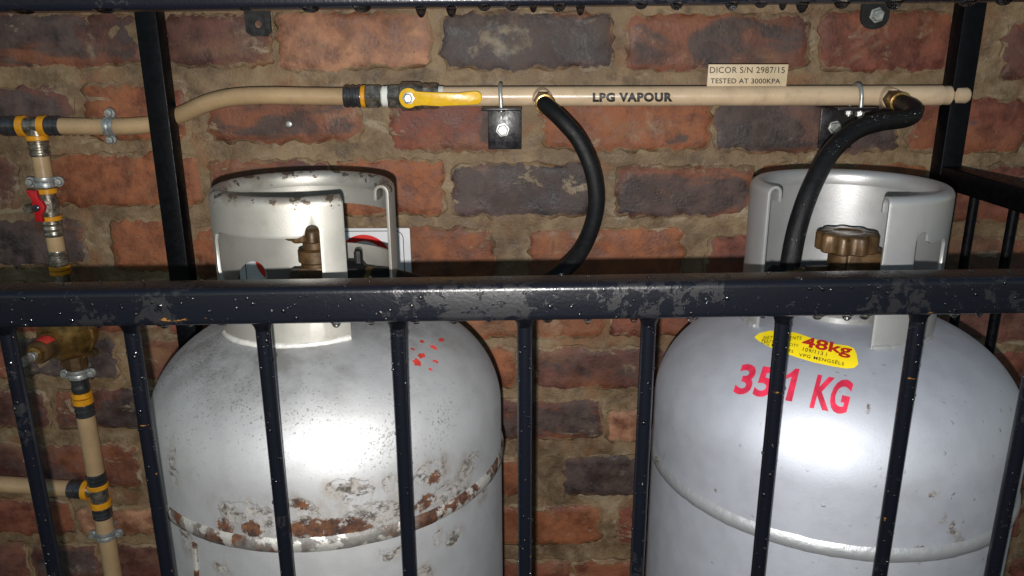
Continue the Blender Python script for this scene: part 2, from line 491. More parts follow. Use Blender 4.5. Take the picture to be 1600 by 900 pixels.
O = (0.255, 0.075, 0.026); RD = (0.19, 0.050, 0.025); PK = (0.34, 0.145, 0.07); MR = (0.125, 0.043, 0.027); DK = (0.10, 0.055, 0.042)
ROWS = [(22, 104), (150, 233), (258, 337), (359, 438), (456, 525), (546, 607), (628, 686), (712, 771), (792, 850), (877, 932)]
BR = {0: [(-60, 222, 22, 103, MR, .62), (262, 420, 24, 102, MR, .45), (437, 670, 19, 107, PK, .05), (694, 957, 20, 106, DK, .80),
          (982, 1262, 24, 108, MR, .55), (1284, 1482, 18, 110, RD, .35), (1572, 1760, 36, 122, MR, .4)],
      1: [(-90, 110, 138, 208, MR, .55), (138, 292, 133, 217, O, .15), (330, 562, 150, 221, MR, .6), (612, 806, 150, 233, RD, .42),
          (850, 1108, 158, 234, O, .28), (1120, 1400, 155, 236, DK, .68), (1422, 1600, 158, 238, RD, .3)],
      2: [(-110, 22, 240, 325, MR, .3), (78, 312, 243, 321, O, .12), (332, 515, 252, 334, MR, .45), (532, 690, 252, 335, O, .05),
          (708, 920, 257, 337, DK, .85), (966, 1176, 262, 337, MR, .62), (1190, 1440, 258, 340, O, .2), (1462, 1700, 262, 345, RD, .3)],
      3: [(-60, 132, 344, 414, DK, .85), (178, 292, 344, 421, O, .0), (308, 560, 354, 432, O, .1), (575, 770, 357, 440, O, .1),
          (832, 1066, 358, 440, O, .18), (1106, 1350, 370, 446, RD, .35), (1372, 1440, 372, 446, O, .2), (1462, 1680, 372, 450, MR, .3)],
      4: [(-50, 242, 446, 518, RD, .2), (262, 500, 450, 520, RD, .2), (700, 942, 456, 526, O, .2), (956, 1186, 456, 523, RD, .3), (1470, 1690, 462, 530, MR, .3)],
      5: [(-130, 12, 528, 590, RD, .2), (28, 178, 531, 589, DK, .9), (222, 420, 529, 590, MR, .4), (610, 806, 545, 606, O, .15), (836, 1062, 545, 607, MR, .55), (1400, 1640, 548, 612, RD, .4)],
      6: [(-120, 74, 612, 668, MR, .5), (90, 128, 612, 669, MR, .4), (148, 330, 608, 667, MR, .6), (690, 940, 627, 686, MR, .62), (950, 1130, 642, 687, PK, .05)],
      7: [(-150, 40, 694, 755, MR, .4), (64, 216, 697, 760, MR, .5), (640, 812, 715, 772, O, .15), (882, 1112, 714, 772, DK, .82)],
      8: [(-90, 112, 782, 834, RD, .2), (124, 320, 794, 834, PK, .15), (712, 937, 792, 850, O, .1), (968, 1150, 792, 850, RD, .3)],
      9: [(-40, 42, 850, 902, MR, .4), (54, 156, 852, 903, MR, .6), (166, 330, 853, 902, MR, .35), (700, 888, 877, 934, RD, .15), (893, 1120, 877, 934, RD, .2)]}


def zrow(py): return P(850, py, WALL).z


brick_no = [0]


def brick(x0, x1, z0, z1, tint, dk, tilt=0.0):
    """one brick: uneven arrises, front a few millimetres proud of the mortar, 60 mm deep"""
    brick_no[0] += 1; sd = brick_no[0]*3.7
    w_, h_ = x1-x0, z1-z0
    nx_, nz_ = max(6, int(w_/0.007)), max(5, int(h_/0.007))
    pr = 0.0022 + 0.0022*random.random()
    tx, tz = random.uniform(-.010, .010), random.uniform(-.012, .012)
    v, f, eg = [], [], []
    for j in range(nz_+1):
        for i in range(nx_+1):
            a, c = i/nx_*2-1, j/nz_*2-1
            # superellipse-ish corners and wandering edges
            rx = 1 - 0.035*abs(c)**6; rz = 1 - 0.09*abs(a)**9
            x = a*w_/2*rx; z = c*h_/2*rz
            x += a**2*a*0.0080*fbm(Vector((c*3.0, sd, a)), 4); z += c**2*c*0.0065*fbm(Vector((a*6, sd, c+7)), 4)
            e = max(abs(a)**26, abs(c)**13)
            y = -pr + 0.0040*e + 0.0014*fbm(Vector((x*28, z*28, sd)), 3) + x*tx + z*tz
            v.append((x, y, z))
            dd = min((1-abs(a))*w_/2, (1-abs(c))*h_/2); eg.append(max(0.0, 1-dd/0.017))
    for j in range(nz_):
        for i in range(nx_):
            q = j*(nx_+1)+i; f.append((q, q+1, q+nx_+2, q+nx_+1))
    ring = [i for i in range(nx_+1)] + [j*(nx_+1)+nx_ for j in range(1, nz_+1)] + \
           [nz_*(nx_+1)+i for i in range(nx_-1, -1, -1)] + [j*(nx_+1) for j in range(nz_-1, 0, -1)]
    n0 = len(v)
    for r in ring: v.append((v[r][0], 0.06, v[r][2])); eg.append(1.0)
    k = len(ring)
    for i in range(k): f.append((ring[(i+1) % k], ring[i], n0+i, n0+(i+1) % k))
    me = bpy.data.meshes.new('brick'); me.from_pydata(v, [], f)
    me.shade_smooth(); me.set_sharp_from_angle(angle=R_(60)); me.materials.append(M['brick'])
    at = me.attributes.new('edge', 'FLOAT', 'POINT'); at.data.foreach_set('value', eg)
    o = bpy.data.objects.new('brick', me); col.objects.link(o); o.parent = wall
    o.location = ((x0+x1)/2, 0, (z0+z1)/2); o.rotation_euler = (0, tilt, 0)
    o.color = (tint[0], tint[1], tint[2], dk)


for r in range(-4, 15):
    if 0 <= r < 10: zt, zb = zrow(ROWS[r][0]), zrow(ROWS[r][1])
    elif r < 0: zt = zrow(22) + 0.107*(-r); zb = zt - 0.078
    else: zt = zrow(877) - 0.094*(r-9); zb = zt - 0.070
    if zt > WZ1-0.02 or zb < 0.02: continue
    used = []
    for (a, b, c, d, tn, dk) in BR.get(r, []):
        p0, p1 = P(a, (c+d)/2, WALL), P(b, (c+d)/2, WALL); q0, q1 = P((a+b)/2, c, WALL), P((a+b)/2, d, WALL)
        brick(p0.x-0.004, p1.x+0.004, q1.z-0.003, q0.z+0.003, tn, dk, random.uniform(-.008, .008)); used.append((p0.x, p1.x))
    used.sort()
    edges = [WX0] + [e for u in used for e in u] + [WX1]
    for i in range(0, len(edges), 2):
        a, b = edges[i]+(0.018 if i else 0.005), edges[i+1]-(0.018 if i+2 < len(edges) else 0.005)
        if not used: a += random.uniform(0, .12)
        while b-a > 0.055:
            L = min(b-a, random.uniform(0.212, 0.232))
            if 0 < b-a-L < 0.06: L = (b-a-0.016)/2 if b-a > 0.2 else b-a
            jit = random.uniform(-.004, .004)
            brick(a, a+L, zb+jit, zt+jit, random.choice([O, RD, MR, O, DK, RD]), random.choice([.05, .2, .4, .6]), random.uniform(-.01, .01))
            a += L+0.018

# ================================================================== gas cylinders
RT = 0.19
ZSEAM, ZEQ, ZTOP = ZC-0.434, ZC-0.382, ZC-0.268


def tank_profile(foot=0.035):
    pr = [(0.02, foot+0.0)]
    for k in range(1, 9):
        a = math.pi/2*k/8; pr.append((RT*math.sin(a), foot+0.09-0.09*math.cos(a)))
    pr += [(RT, 0.4), (RT, ZSEAM-0.03), (RT, ZEQ)]
    b = ZTOP-ZEQ
    for k in range(1, 30):
        a = math.pi/2*k/30; e = 0.73
        pr.append((RT*math.cos(a)**e, ZEQ + b*math.sin(a)**1.0))
    return pr


def body(root, cx, cy, mat):
    mb = MB(); mb.lathe(Vector((cx, cy, 0)), Vector((0, 0, 1)), tank_profile(), 128)
    o = mb.build('shell', mat, root, root.location.copy(), ang=60)
    return o, BVHTree.FromPolygons([tuple(v) for v in mb.v], mb.f)


def frame_of(cx, cy):
    d = Vector((-cx, -cy, 0)).normalized(); e = Vector((-d.y, d.x, 0)); return d, e


def rrect(u0, u1, z0, z1, r, n=6):
    out = []
    for (cx, cy, a0) in ((u1-r, z1-r, 0), (u0+r, z1-r, 90), (u0+r, z0+r, 180), (u1-r, z0+r, 270)):
        for k in range(n+1):
            a = R_(a0+90*k/n); out.append((cx+r*math.cos(a), cy+r*math.sin(a)))
    return out


def circ(u, z, ru, rz, n=20): return [(u+ru*math.cos(2*math.pi*k/n), z+rz*math.sin(2*math.pi*k/n)) for k in range(n)]


def collar(root, cx, cy, RC, zb, zt, gap, holes, mat):
    """rolled-top valve guard: a sheet with cut-outs bent round the neck, open at `gap` (degrees from the viewer's side)"""
    u0, u1 = gap[1], gap[0]+360.0
    k = RC*math.pi/180
    ztop = zt-0.007
    out = [(u0*k+0.012, zb), (u1*k-0.012, zb), (u1*k, zb+0.02), (u1*k, ztop), (u0*k, ztop), (u0*k, zb+0.02)]
    cu = bpy.data.curves.new('tmp', 'CURVE'); cu.dimensions = '2D'; cu.fill_mode = 'FRONT'
    for poly in [out] + holes:
        sp = cu.splines.new('POLY'); sp.points.add(len(poly)-1); sp.use_cyclic_u = True
        for i, (a, b) in enumerate(poly): sp.points[i].co = (a, b, 0, 1)
    co = bpy.data.objects.new('tmp', cu); col.objects.link(co)
    bpy.context.view_layer.update()
    dg = bpy.context.evaluated_depsgraph_get()
    me = bpy.data.meshes.new_from_object(co.evaluated_get(dg))
    bpy.data.objects.remove(co); bpy.data.curves.remove(cu)
    bm = bmesh.new(); bm.from_mesh(me); bpy.data.meshes.remove(me)
    bmesh.ops.remove_doubles(bm, verts=bm.verts[:], dist=1e-5)
    step = 3.0
    cuts = [c*step for c in range(int(u0/step)-1, int(u1/step)+2) if u0+0.2 < c*step < u1-0.2]
    for c in cuts:
        bmesh.ops.bisect_plane(bm, geom=bm.verts[:]+bm.edges[:]+bm.faces[:], plane_co=(c*k, 0, 0), plane_no=(1, 0, 0))
    d, e = frame_of(cx, cy); C = Vector((cx, cy, 0))

    def bend(th, r, z):
        a = R_(th); return C + (d*math.cos(a)+e*math.sin(a))*r + Vector((0, 0, z))
    for v in bm.verts: v.co = bend(v.co.x/k, RC, v.co.y)
    # rolled lip, curling inwards
    prof = [(RC, ztop)] + [(RC-0.0065+0.0065*math.cos(R_(a)), ztop+0.0065*math.sin(R_(a))) for a in (22, 45, 67, 90, 113, 135, 158, 180)] + [(RC-0.013, ztop-0.008)]
    ths = [u0] + cuts + [u1]
    grid = [[bm.verts.new(bend(t, r, z)) for (r, z) in prof] for t in ths]
    for i in range(len(ths)-1):
        for j in range(len(prof)-1):
            bm.faces.new((grid[i][j], grid[i+1][j], grid[i+1][j+1], grid[i][j+1]))
    bmesh.ops.remove_doubles(bm, verts=bm.verts[:], dist=2e-4)
    bmesh.ops.recalc_face_normals(bm, faces=bm.faces[:])
    for v in bm.verts: v.co -= root.location
    me = bpy.data.meshes.new('valve_guard'); bm.to_mesh(me); bm.free()
    me.shade_smooth(); me.set_sharp_from_angle(angle=R_(50)); me.materials.append(mat)
    o = bpy.data.objects.new('valve_guard', me); col.objects.link(o); o.parent = root
    so = o.modifiers.new('thickness', 'SOLIDIFY'); so.thickness = 0.0030; so.offset = 0
    bv = o.modifiers.new('edge', 'BEVEL'); bv.width = 0.0008; bv.segments = 2; bv.limit_method = 'ANGLE'; bv.angle_limit = R_(50)
    return o


def bead(root, cx, cy, RC, a0, a1, bv, mat):
    d, e = frame_of(cx, cy); pts = []
    for k in range(41):
        a = R_(a0+(a1-a0)*k/40); v = (d*math.cos(a)+e*math.sin(a))*(RC+0.001)
        h = bv.ray_cast(Vector((cx+v.x, cy+v.y, 2)), Vector((0, 0, -1)))
        pts.append(h[0]+Vector((0, 0, 0.0004+0.0008*noise.noise(Vector((k*.9, cx, 2))))))
    MB().tube(pts, lambda t: 0.0034+0.0007*noise.noise(Vector((t*30, cx, 1))), 10).build('guard_weld', mat, root, root.location.copy(), ang=80)


def seam(root, cx, cy, mat, z=ZSEAM):
    mb = MB(); pr = [(RT-0.001, -0.008), (RT+0.0022, -0.006), (RT+0.0028, 0.0), (RT+0.0022, 0.005), (RT-0.001, 0.009)]
    n = 160
    for r, h in pr:
        for k in range(n):
            a = 2*math.pi*k/n; rr = r + (0.0004*noise.noise(Vector((a*40, h*300, 1)))); 
            mb.v.append(Vector((cx+rr*math.sin(a), cy-rr*math.cos(a), z+h+0.0008*noise.noise(Vector((a*25, h*50, 5))))))
    for i in range(len(pr)-1):
        for k in range(n): mb.f.append((i*n+k, i*n+(k+1) % n, (i+1)*n+(k+1) % n, (i+1)*n+k))
    return mb.build('weld_seam', mat, root, root.location.copy(), ang=80)


def foot(root, cx, cy, mat):
    mb = MB(); mb.lathe(Vector((cx, cy, 0)), Vector((0, 0, 1)), [(0.155, 0.0), (0.165, 0.0), (0.165, 0.12), (0.155, 0.12)], 64)
    return mb.build('foot_ring', mat, root, root.location.copy())


def handwheel(root, c, rad, h, mat, lobes=9):
    mb = MB(); n = lobes*10
    ring = []
    prof = [(0.93, 0.0), (1.0, 0.0015), (1.0, h-0.003), (0.96, h-0.0008), (0.9, h), (0.55, h+0.0004), (0.5, h-0.001), (0.2, h-0.001)]
    for (s_, z) in prof:
        for k in range(n):
            a = 2*math.pi*k/n; lob = 1 + 0.085*math.copysign(abs(math.cos(lobes*a/2*2))**0.6, math.cos(lobes*a))*(1 if s_ > 0.8 else 0)
            mb.v.append(c + Vector((math.cos(a), math.sin(a), 0))*rad*s_*lob + Vector((0, 0, z)))
    for i in range(len(prof)-1):
        for k in range(n): mb.f.append((i*n+k, i*n+(k+1) % n, (i+1)*n+(k+1) % n, (i+1)*n+k))
    mb.f.append(tuple(reversed(range(n)))); mb.f.append(tuple((len(prof)-1)*n+k for k in range(n)))
    return mb.build('handwheel', mat, root, root.location.copy(), ang=45)


def cyl_valve(root, cx, cy, ztop, outdir, outlen):
    """neck boss, brass body with side outlet, safety plug, spindle"""
    org = root.location.copy(); C = Vector((cx, cy, 0)); Z = Vector((0, 0, 1))
    mb = MB(); mb.lathe(C, Z, [(0.050, ZTOP-0.02), (0.050, ZTOP+0.004), (0.046, ZTOP+0.008), (0.036, ZTOP+0.010), (0.034, ZTOP+0.016), (0.02, ZTOP+0.017)], 48)
    mb.build('neck_boss', M['silver_neck'], root, org)
    mb = MB(); mb.lathe(C, Z, [(0.020, ZTOP+0.016), (0.020, ZTOP+0.024), (0.015, ZTOP+0.028), (0.015, ztop-0.040), (0.0175, ztop-0.038), (0.0175, ztop-0.026), (0.012, ztop-0.024), (0.012, ztop-0.010)], 24)
    mb.box(C+Vector((0, 0, ZTOP+0.036)), (0.030, 0.030, 0.026), bev=0.003)
    zo = ZTOP+0.035; o0 = C+Vector((0, 0, zo))
    mb.lathe(o0, outdir, [(0.013, 0), (0.013, outlen)], 20)
    mb.lathe(o0, -outdir, [(0.010, 0), (0.010, 0.026), (0.008, 0.028)], 6)
    v = mb.build('valve_body', M['bronze'], root, org)
    return v, o0


def label_decal(bvh, mapf, vs2, fs2, off=0.0006, maxlen=None):
    """lay a flat drawing on a curved surface: mapf(u,v)->photo pixel -> ray -> surface"""
    bm = bmesh.new()
    vv = [bm.verts.new((a, b, 0)) for a, b in vs2]
    for f in fs2:
        try: bm.faces.new([vv[i] for i in f])
        except ValueError: pass
    bmesh.ops.triangulate(bm, faces=bm.faces[:])
    if maxlen:
        for _ in range(4):
            es = [e for e in bm.edges if e.calc_length() > maxlen]
            if not es: break
            bmesh.ops.subdivide_edges(bm, edges=es, cuts=1)
            bmesh.ops.triangulate(bm, faces=bm.faces[:])
    bm.verts.index_update()
    V, ok = [], True
    for v in bm.verts:
        px, py = mapf(v.co.x, v.co.y); d = ray(px, py).normalized()
        h = bvh.ray_cast(EYE, d)
        if h[0] is None: V.append(EYE + d*0.8); print('decal miss', px, py); continue
        n = h[1] if h[1].dot(d) < 0 else -h[1]
        V.append(h[0]+n*off)
    F_ = [[v.index for v in f.verts] for f in bm.faces]; bm.free()
    return V, F_


def text2d(s, bold=0.0, shear=0.0, sx=1.0, space=1.0):
    cu = bpy.data.curves.new('tmp', 'FONT'); cu.body = s; cu.size = 1.0; cu.offset = bold; cu.shear = shear
    cu.space_character = space; cu.resolution_u = 4; cu.fill_mode = 'FRONT' if hasattr(cu, 'fill_mode') else cu.fill_mode
    ob = bpy.data.objects.new('tmp', cu); col.objects.link(ob); bpy.context.view_layer.update()
    me = bpy.data.meshes.new_from_object(ob.evaluated_get(bpy.context.evaluated_depsgraph_get()))
    vs_ = [(v.co.x, v.co.y) for v in me.vertices]; fs_ = [tuple(p.vertices) for p in me.polygons]
    bpy.data.objects.remove(ob); bpy.data.curves.remove(cu); bpy.data.meshes.remove(me)
    x0 = min(v[0] for v in vs_); x1 = max(v[0] for v in vs_)
    return [((v[0]-x0)/(x1-x0), v[1]/0.73) for v in vs_], fs_     # u 0..1 over the width, v 0..1 over the cap height


def text_on(bvh, s, p0, p1, capvec, **kw):
    """text whose baseline runs from photo pixel p0 to p1 and whose capitals rise by capvec"""
    off = kw.pop('off', 0.0006); ml = kw.pop('maxlen', 0.12)
    vs2, fs2 = text2d(s, **kw)
    mf = lambda u, v: (p0[0]+(p1[0]-p0[0])*u+capvec[0]*v, p0[1]+(p1[1]-p0[1])*u+capvec[1]*v)
    return label_decal(bvh, mf, vs2, fs2, off, ml)


def surf(bvh, px, py):
    h = bvh.ray_cast(EYE, ray(px, py).normalized()); return h[0]


M['silver_neck'] = simple('silver_neck', (0.44, 0.435, 0.42), 0.36, metal=0.6, var=0.15, vscale=50, bump=0.1, dirt=0.3)
TLX, TLY = -0.203, 0.820
TRX, TRY = 0.351, 0.812

# ---- left cylinder (old, rust-eaten)
rootL = thing('gas_cylinder', 'old silver gas cylinder, rust-eaten along its weld seam, standing on the left', 'gas cylinder', (TLX, TLY, 0), 'silver gas cylinders in the cage')
mbt = MB(); mbt.lathe(Vector((TLX, TLY, 0)), Vector((0, 0, 1)), tank_profile(), 128)
bvL = BVHTree.FromPolygons([tuple(v) for v in mbt.v], mbt.f)


def blob(bv, cx, cy, px, py, rx, ry, kind):
    q = surf(bv, px, py)
    return (math.atan2(q.x-cx, -(q.y-cy))*RT, q.z, rx*0.95/F, ry*1.2/F, kind)


bl = [(352, 822, 13, 11, 'rust'), (392, 828, 13, 12, 'rust'), (385, 803, 40, 14, 'bare'), (420, 828, 30, 16, 'bare'),
      (500, 828, 42, 14, 'rust'), (465, 800, 26, 14, 'bare'), (470, 792, 10, 5, 'rust'), (560, 772, 20, 16, 'bare'), (528, 762, 14, 8, 'bare'),
      (590, 806, 44, 16, 'bare'), (545, 826, 30, 10, 'rust'), (605, 756, 9, 8, 'bare'), (622, 810, 18, 12, 'bare'),
      (665, 785, 17, 10, 'rust'), (690, 775, 26, 12, 'bare'), (678, 748, 12, 8, 'rust'), (672, 738, 28, 12, 'bare'), (720, 760, 16, 20, 'bare'), (735, 725, 22, 12, 'bare'),
      (345, 888, 11, 6, 'bare'), (610, 865, 14, 7, 'bare'), (685, 838, 8, 9, 'bare'), (710, 838, 14, 8, 'bare'), (275, 808, 16, 7, 'bare'), (290, 840, 12, 16, 'bare'), (270, 730, 10, 20, 'bare'),
      (660, 897, 16, 8, 'bare'), (755, 772, 14, 8, 'bare')]
blobsL = [blob(bvL, TLX, TLY, *b) for b in bl]
M['silver_old'] = tank_mat('weathered_silver_paint', (0.385, 0.39, 0.405), 0.61, 0.70, blobsL, 0.60, (0.46, 0.465, 0.475), True)
M['silver_guard_old'] = tank_mat('guard_silver_paint', (0.38, 0.365, 0.33), 0.46, 0.65, [], 0.62, (0.45, 0.44, 0.405), False, 1.0)
mbt = MB(); mbt.lathe(Vector((TRX, TRY, 0)), Vector((0, 0, 1)), tank_profile(), 128)
bvR = BVHTree.FromPolygons([tuple(v) for v in mbt.v], mbt.f)
blobsR = [blob(bvR, TRX, TRY, *b) for b in ((1310, 858, 12, 3, 'bare'), (1490, 832, 9, 4, 'bare'), (1500, 842, 6, 5, 'bare'), (1435, 862, 7, 5, 'bare'), (1486, 862, 8, 4, 'bare'), (1476, 812, 4, 4, 'bare'), (1488, 822, 5, 4, 'rust'), (1037, 713, 3, 5, 'bare'), (1115, 765, 5, 3, 'bare'), (1461, 770, 4, 4, 'bare'), (1355, 634, 3, 3, 'bare'))]
M['silver_new'] = tank_mat('clean_silver_paint', (0.43, 0.452, 0.50), 0.60, 0.66, blobsR, 0.66, (0.455, 0.475, 0.535))
M['silver_guard_new'] = tank_mat('clean_guard_paint', (0.38, 0.38, 0.38), 0.42, 0.60, [], 0.70, (0.42, 0.425, 0.43))


def seam_mat(name, silver, rust_amt):
    mt, t, b = new_mat(name); g = NT(t); p = g.obj()
    n = g.noise(p, 30, 6, 0.65); n2 = g.noise(p, 110, 5, 0.65)
    c = g.mix(g.ramp(n2, 0.35, 0.65), (0.026, 0.011, 0.008), (0.09, 0.036, 0.016))
    c = g.mix(g.ramp(g.noise(p, 18, 4), 0.44, 0.56), c, g.mix(n2, (0.02, 0.018, 0.016), (0.20, 0.19, 0.18)))
    k = g.ramp(n, 0.60-rust_amt, 0.66-rust_amt)
    c = g.mix(k, silver, c)
    t.links.new(c, b.inputs['Base Color']); b.inputs['Roughness'].default_value = 0.48
    t.links.new(g.math('MULTIPLY', g.math('SUBTRACT', 1.0, k), 0.65), b.inputs['Metallic'])
    t.links.new(g.bump(n2, 0.5, 0.002), b.inputs['Normal'])
    return mt


M['seam_old'] = seam_mat('rusty_seam', (0.50, 0.49, 0.46), 0.15)
M['seam_bead'] = simple('pale_weld', (0.62, 0.61, 0.58), 0.4, metal=0.3, var=0.1, vscale=80, bump=0.3, bscale=300)
M['seam_new'] = seam_mat('painted_seam', (0.40, 0.41, 0.43), 0.0)
body(rootL, TLX, TLY, M['silver_old'])
foot(rootL, TLX, TLY, M['silver_old'])
seam(rootL, TLX, TLY, M['seam_old'])['label'] = 'rusty weld seam'
kk = 0.0918*math.pi/180
zw1, zw0 = ZC-0.169, ZC-0.222
win1 = [(-72*kk+360*kk+a, b) for a, b in []]
W1a, W1b = (360-72)*kk, (360+7)*kk
win1 = [(W1a+0.008, zw0), (W1b-0.006, zw0), (W1b, zw0+0.006), (W1b, zw1+0.006)] + \
       [(W1b-0.0065+0.0065*math.cos(R_(a)), zw1+0.006+0.0065*math.sin(R_(a))) for a in (30, 60, 90, 120, 150)] + \
       [(W1b-0.0135, zw1+0.003), (W1b-0.020, zw1), (W1a+0.015, zw1), (W1a+0.005, zw1-0.004), (W1a, zw1-0.012), (W1a, zw0+0.012)]
collar(rootL, TLX-0.0125, TLY, 0.0918, ZC-0.305, ZC-0.132, (22, 62),
       [win1, rrect(103*kk, 161*kk, ZC-0.216, zw1, 0.012), circ((360-134)*kk, ZC-0.247, 0.022, 0.020)], M['silver_guard_old'])
bead(rootL, TLX-0.0125, TLY, 0.0918, -75, 21, bvL, M['seam_bead'])
vbL, oL = cyl_valve(rootL, TLX-0.006, TLY, ZC-0.176, Vector((1, -0.05, 0)).normalized(), 0.030)
handwheel(rootL, Vector((TLX-0.006, TLY, ZC-0.190)), 0.027, 0.014, M['bronze'])
# vertical rusty edge of the old data plate below the seam
mb = MB(); pts = [surf(bvL, 305+0.06*(y-845), y) for y in (848, 870, 892, 915, 940)]
ctr = Vector((TLX, TLY, 0))
mb.tube([q for q in pts], lambda t: 0.0032, 8); mb.build('plate_edge', M['seam_old'], rootL, rootL.location.copy())
# remains of red marker paint
mb = MB()
for (px, py, a, b, rot) in ((652, 567, 9, 6, .5), (658, 556, 7, 5, .2), (689, 532, 6, 3.5, -.4), (677, 543, 7, 2.5, .5), (659, 534, 5, 2.5, .3), (680, 565, 5, 2.5, .4), (645, 546, 4, 2, .2), (672, 577, 4, 2, .6)):
    n = 11
    poly = [(a*math.cos(6.283*k/n)*(0.55+0.6*random.random()), b*math.sin(6.283*k/n)*(0.55+0.6*random.random())) for k in range(n)]
    cr, sr = math.cos(rot), math.sin(rot)
    V, F_ = label_decal(bvL, lambda u, v: (px+u*cr-v*sr, py+u*sr+v*cr), poly, [tuple(range(n))], 0.0005)
    mb.add(V, F_)
mb.build('red_paint_marks', M['red_mark'], rootL, rootL.location.copy())['label'] = 'faded red paint dabs on the shoulder'

# ---- right cylinder (newer, stencilled)
rootR = thing('gas_cylinder', 'cleaner silver gas cylinder with red KG stencil and a yellow 48kg sticker', 'gas cylinder', (TRX, TRY, 0), 'silver gas cylinders in the cage')
mbt = MB(); mbt.lathe(Vector((TRX, TRY, 0)), Vector((0, 0, 1)), tank_profile(), 128)
bvR = BVHTree.FromPolygons([tuple(v) for v in mbt.v], mbt.f)
body(rootR, TRX, TRY, M['silver_new'])
foot(rootR, TRX, TRY, M['silver_new'])
seam(rootR, TRX, TRY, M['seam_new'], ZSEAM-0.008)
kk = 0.096*math.pi/180
W1a, W1b = 41*kk, 70*kk
zw1 -= 0.008
winR = [(W1a, zw0), (W1b-0.01, zw0), (W1b, zw0+0.01), (W1b, zw1-0.004), (W1b-0.006, zw1+0.002), (W1a+0.020, zw1), (W1a+0.0135, zw1+0.003)] + \
       [(W1a+0.0065+0.0065*math.cos(R_(a)), zw1+0.006+0.0065*math.sin(R_(a))) for a in (30, 60, 90, 120, 150)] + [(W1a, zw1+0.006)]
collar(rootR, TRX-0.005, TRY, 0.0955, ZC-0.305, ZC-0.132, (-48, 22),
       [winR, rrect((360-112)*kk, (360-80)*kk, zw0, zw1, 0.008)], M['silver_guard_new'])
bead(rootR, TRX-0.005, TRY, 0.0955, 23, 70, bvR, M['silver_guard_new'])
bead(rootR, TRX-0.005, TRY, 0.0955, -80, -50, bvR, M['silver_guard_new'])
outR = Vector((-0.93, 0.25, -0.1)).normalized()
vbR, oR = cyl_valve(rootR, TRX, TRY, ZC-0.181, outR, 0.036)
handwheel(rootR, Vector((TRX, TRY, ZC-0.204)), 0.029, 0.020, M['bronze'])['label'] = 'lobed bronze handwheel'
mb = MB(); mb.box(Vector((TRX+0.016, TRY-0.004, ZC-0.213)), (0.044, 0.034, 0.022), bev=0.003)
mb.build('bonnet', M['bronze'], rootR, rootR.location.copy())
# sticker
top = [(1179, 527), (1187, 521), (1203, 517.5), (1225, 517.5), (1245, 521), (1272, 530.5), (1303, 538), (1325, 541), (1334, 545), (1338, 553)]
bot = [(1181, 530), (1188, 535), (1203, 543), (1222, 551), (1245, 559), (1272, 567), (1300, 573), (1322, 576.5), (1334, 575.5), (1341, 570)]
vs2 = []; fs2 = []; n = len(top); K = 7
for j in range(K+1):
    for i in range(n): vs2.append(tuple(top[i][q]*(1-j/K)+bot[i][q]*j/K for q in (0, 1)))
for j in range(K):
    for i in range(n-1): fs2.append((j*n+i, j*n+i+1, (j+1)*n+i+1, (j+1)*n+i))
V, F_ = label_decal(bvR, lambda u, v: (u, v), vs2, fs2, 0.0006, 8)
stk = MB().add(V, F_).build('sticker', M['sticker'], rootR, rootR.location.copy(), smooth=True)
stk['label'] = 'yellow 48kg capacity sticker'
V, F_ = text_on(bvR, '48kg', (1252, 541.5), (1329, 556.5), (3.5, -15), bold=0.028, maxlen=0.15, off=0.0011)
MB().add(V, F_).build('sticker_print', M['dark_red_ink'], stk, rootR.location.copy(), smooth=False)
mb = MB()
for s_, a, b, cv in (('NET CONTENTS', (1193, 531), (1252, 532), (1, -5)), ('WATER CAPACITY', (1190, 534.5), (1247, 544), (1, -4.5)),
                     ('109/113 l', (1254, 549.5), (1291, 558), (1.5, -6)), ('LPG MIXTURES', (1190, 537.5), (1239, 553), (1, -4.5)), ('VPG MENGSELS', (1248, 557.5), (1318, 572.5), (1, -5))):
    V, F_ = text_on(bvR, s_, a, b, cv, bold=0.008, maxlen=0.2, off=0.0011, space=1.15); mb.add(V, F_)
mb.build('sticker_print', M['ink'], stk, rootR.location.copy(), smooth=False)
mb = MB()
V, F_ = text_on(bvR, '35', (1146, 613), (1203, 620), (14, -45), bold=0.03, maxlen=0.15, off=0.0008); mb.add(V, F_)
one = [(1227, 626), (1237.5, 628), (1249.5, 577.5), (1243, 576.5), (1237, 582), (1229.5, 586.5), (1228, 593), (1237, 589.5)]
V, F_ = label_decal(bvR, lambda u, v: (u, v), one, [tuple(range(8))], 0.0008, 9); mb.add(V, F_)
com = [(1206, 618), (1212, 619), (1210, 627), (1205, 630)]
V, F_ = label_decal(bvR, lambda u, v: (u, v), com, [(0, 1, 2, 3)], 0.0008, 9); mb.add(V, F_)
V, F_ = text_on(bvR, 'KG', (1265, 635), (1322, 646), (13, -50), bold=0.034, maxlen=0.15, off=0.0008); mb.add(V, F_)
mb.build('stencil_print', M['red_ink'], rootR, rootR.location.copy(), smooth=False)['label'] = 'red stencilled weight'

# ================================================================== the cage
cage = thing('gas_cage', 'black painted steel cage with wet rails standing in front of the cylinders', 'cage', (0, 0.6, 0))
CO = cage.location.copy()
HF = 0.59


def rail_y(x): return 457 - 21.5*x/1500.0       # photo row of the front rail's upper front edge


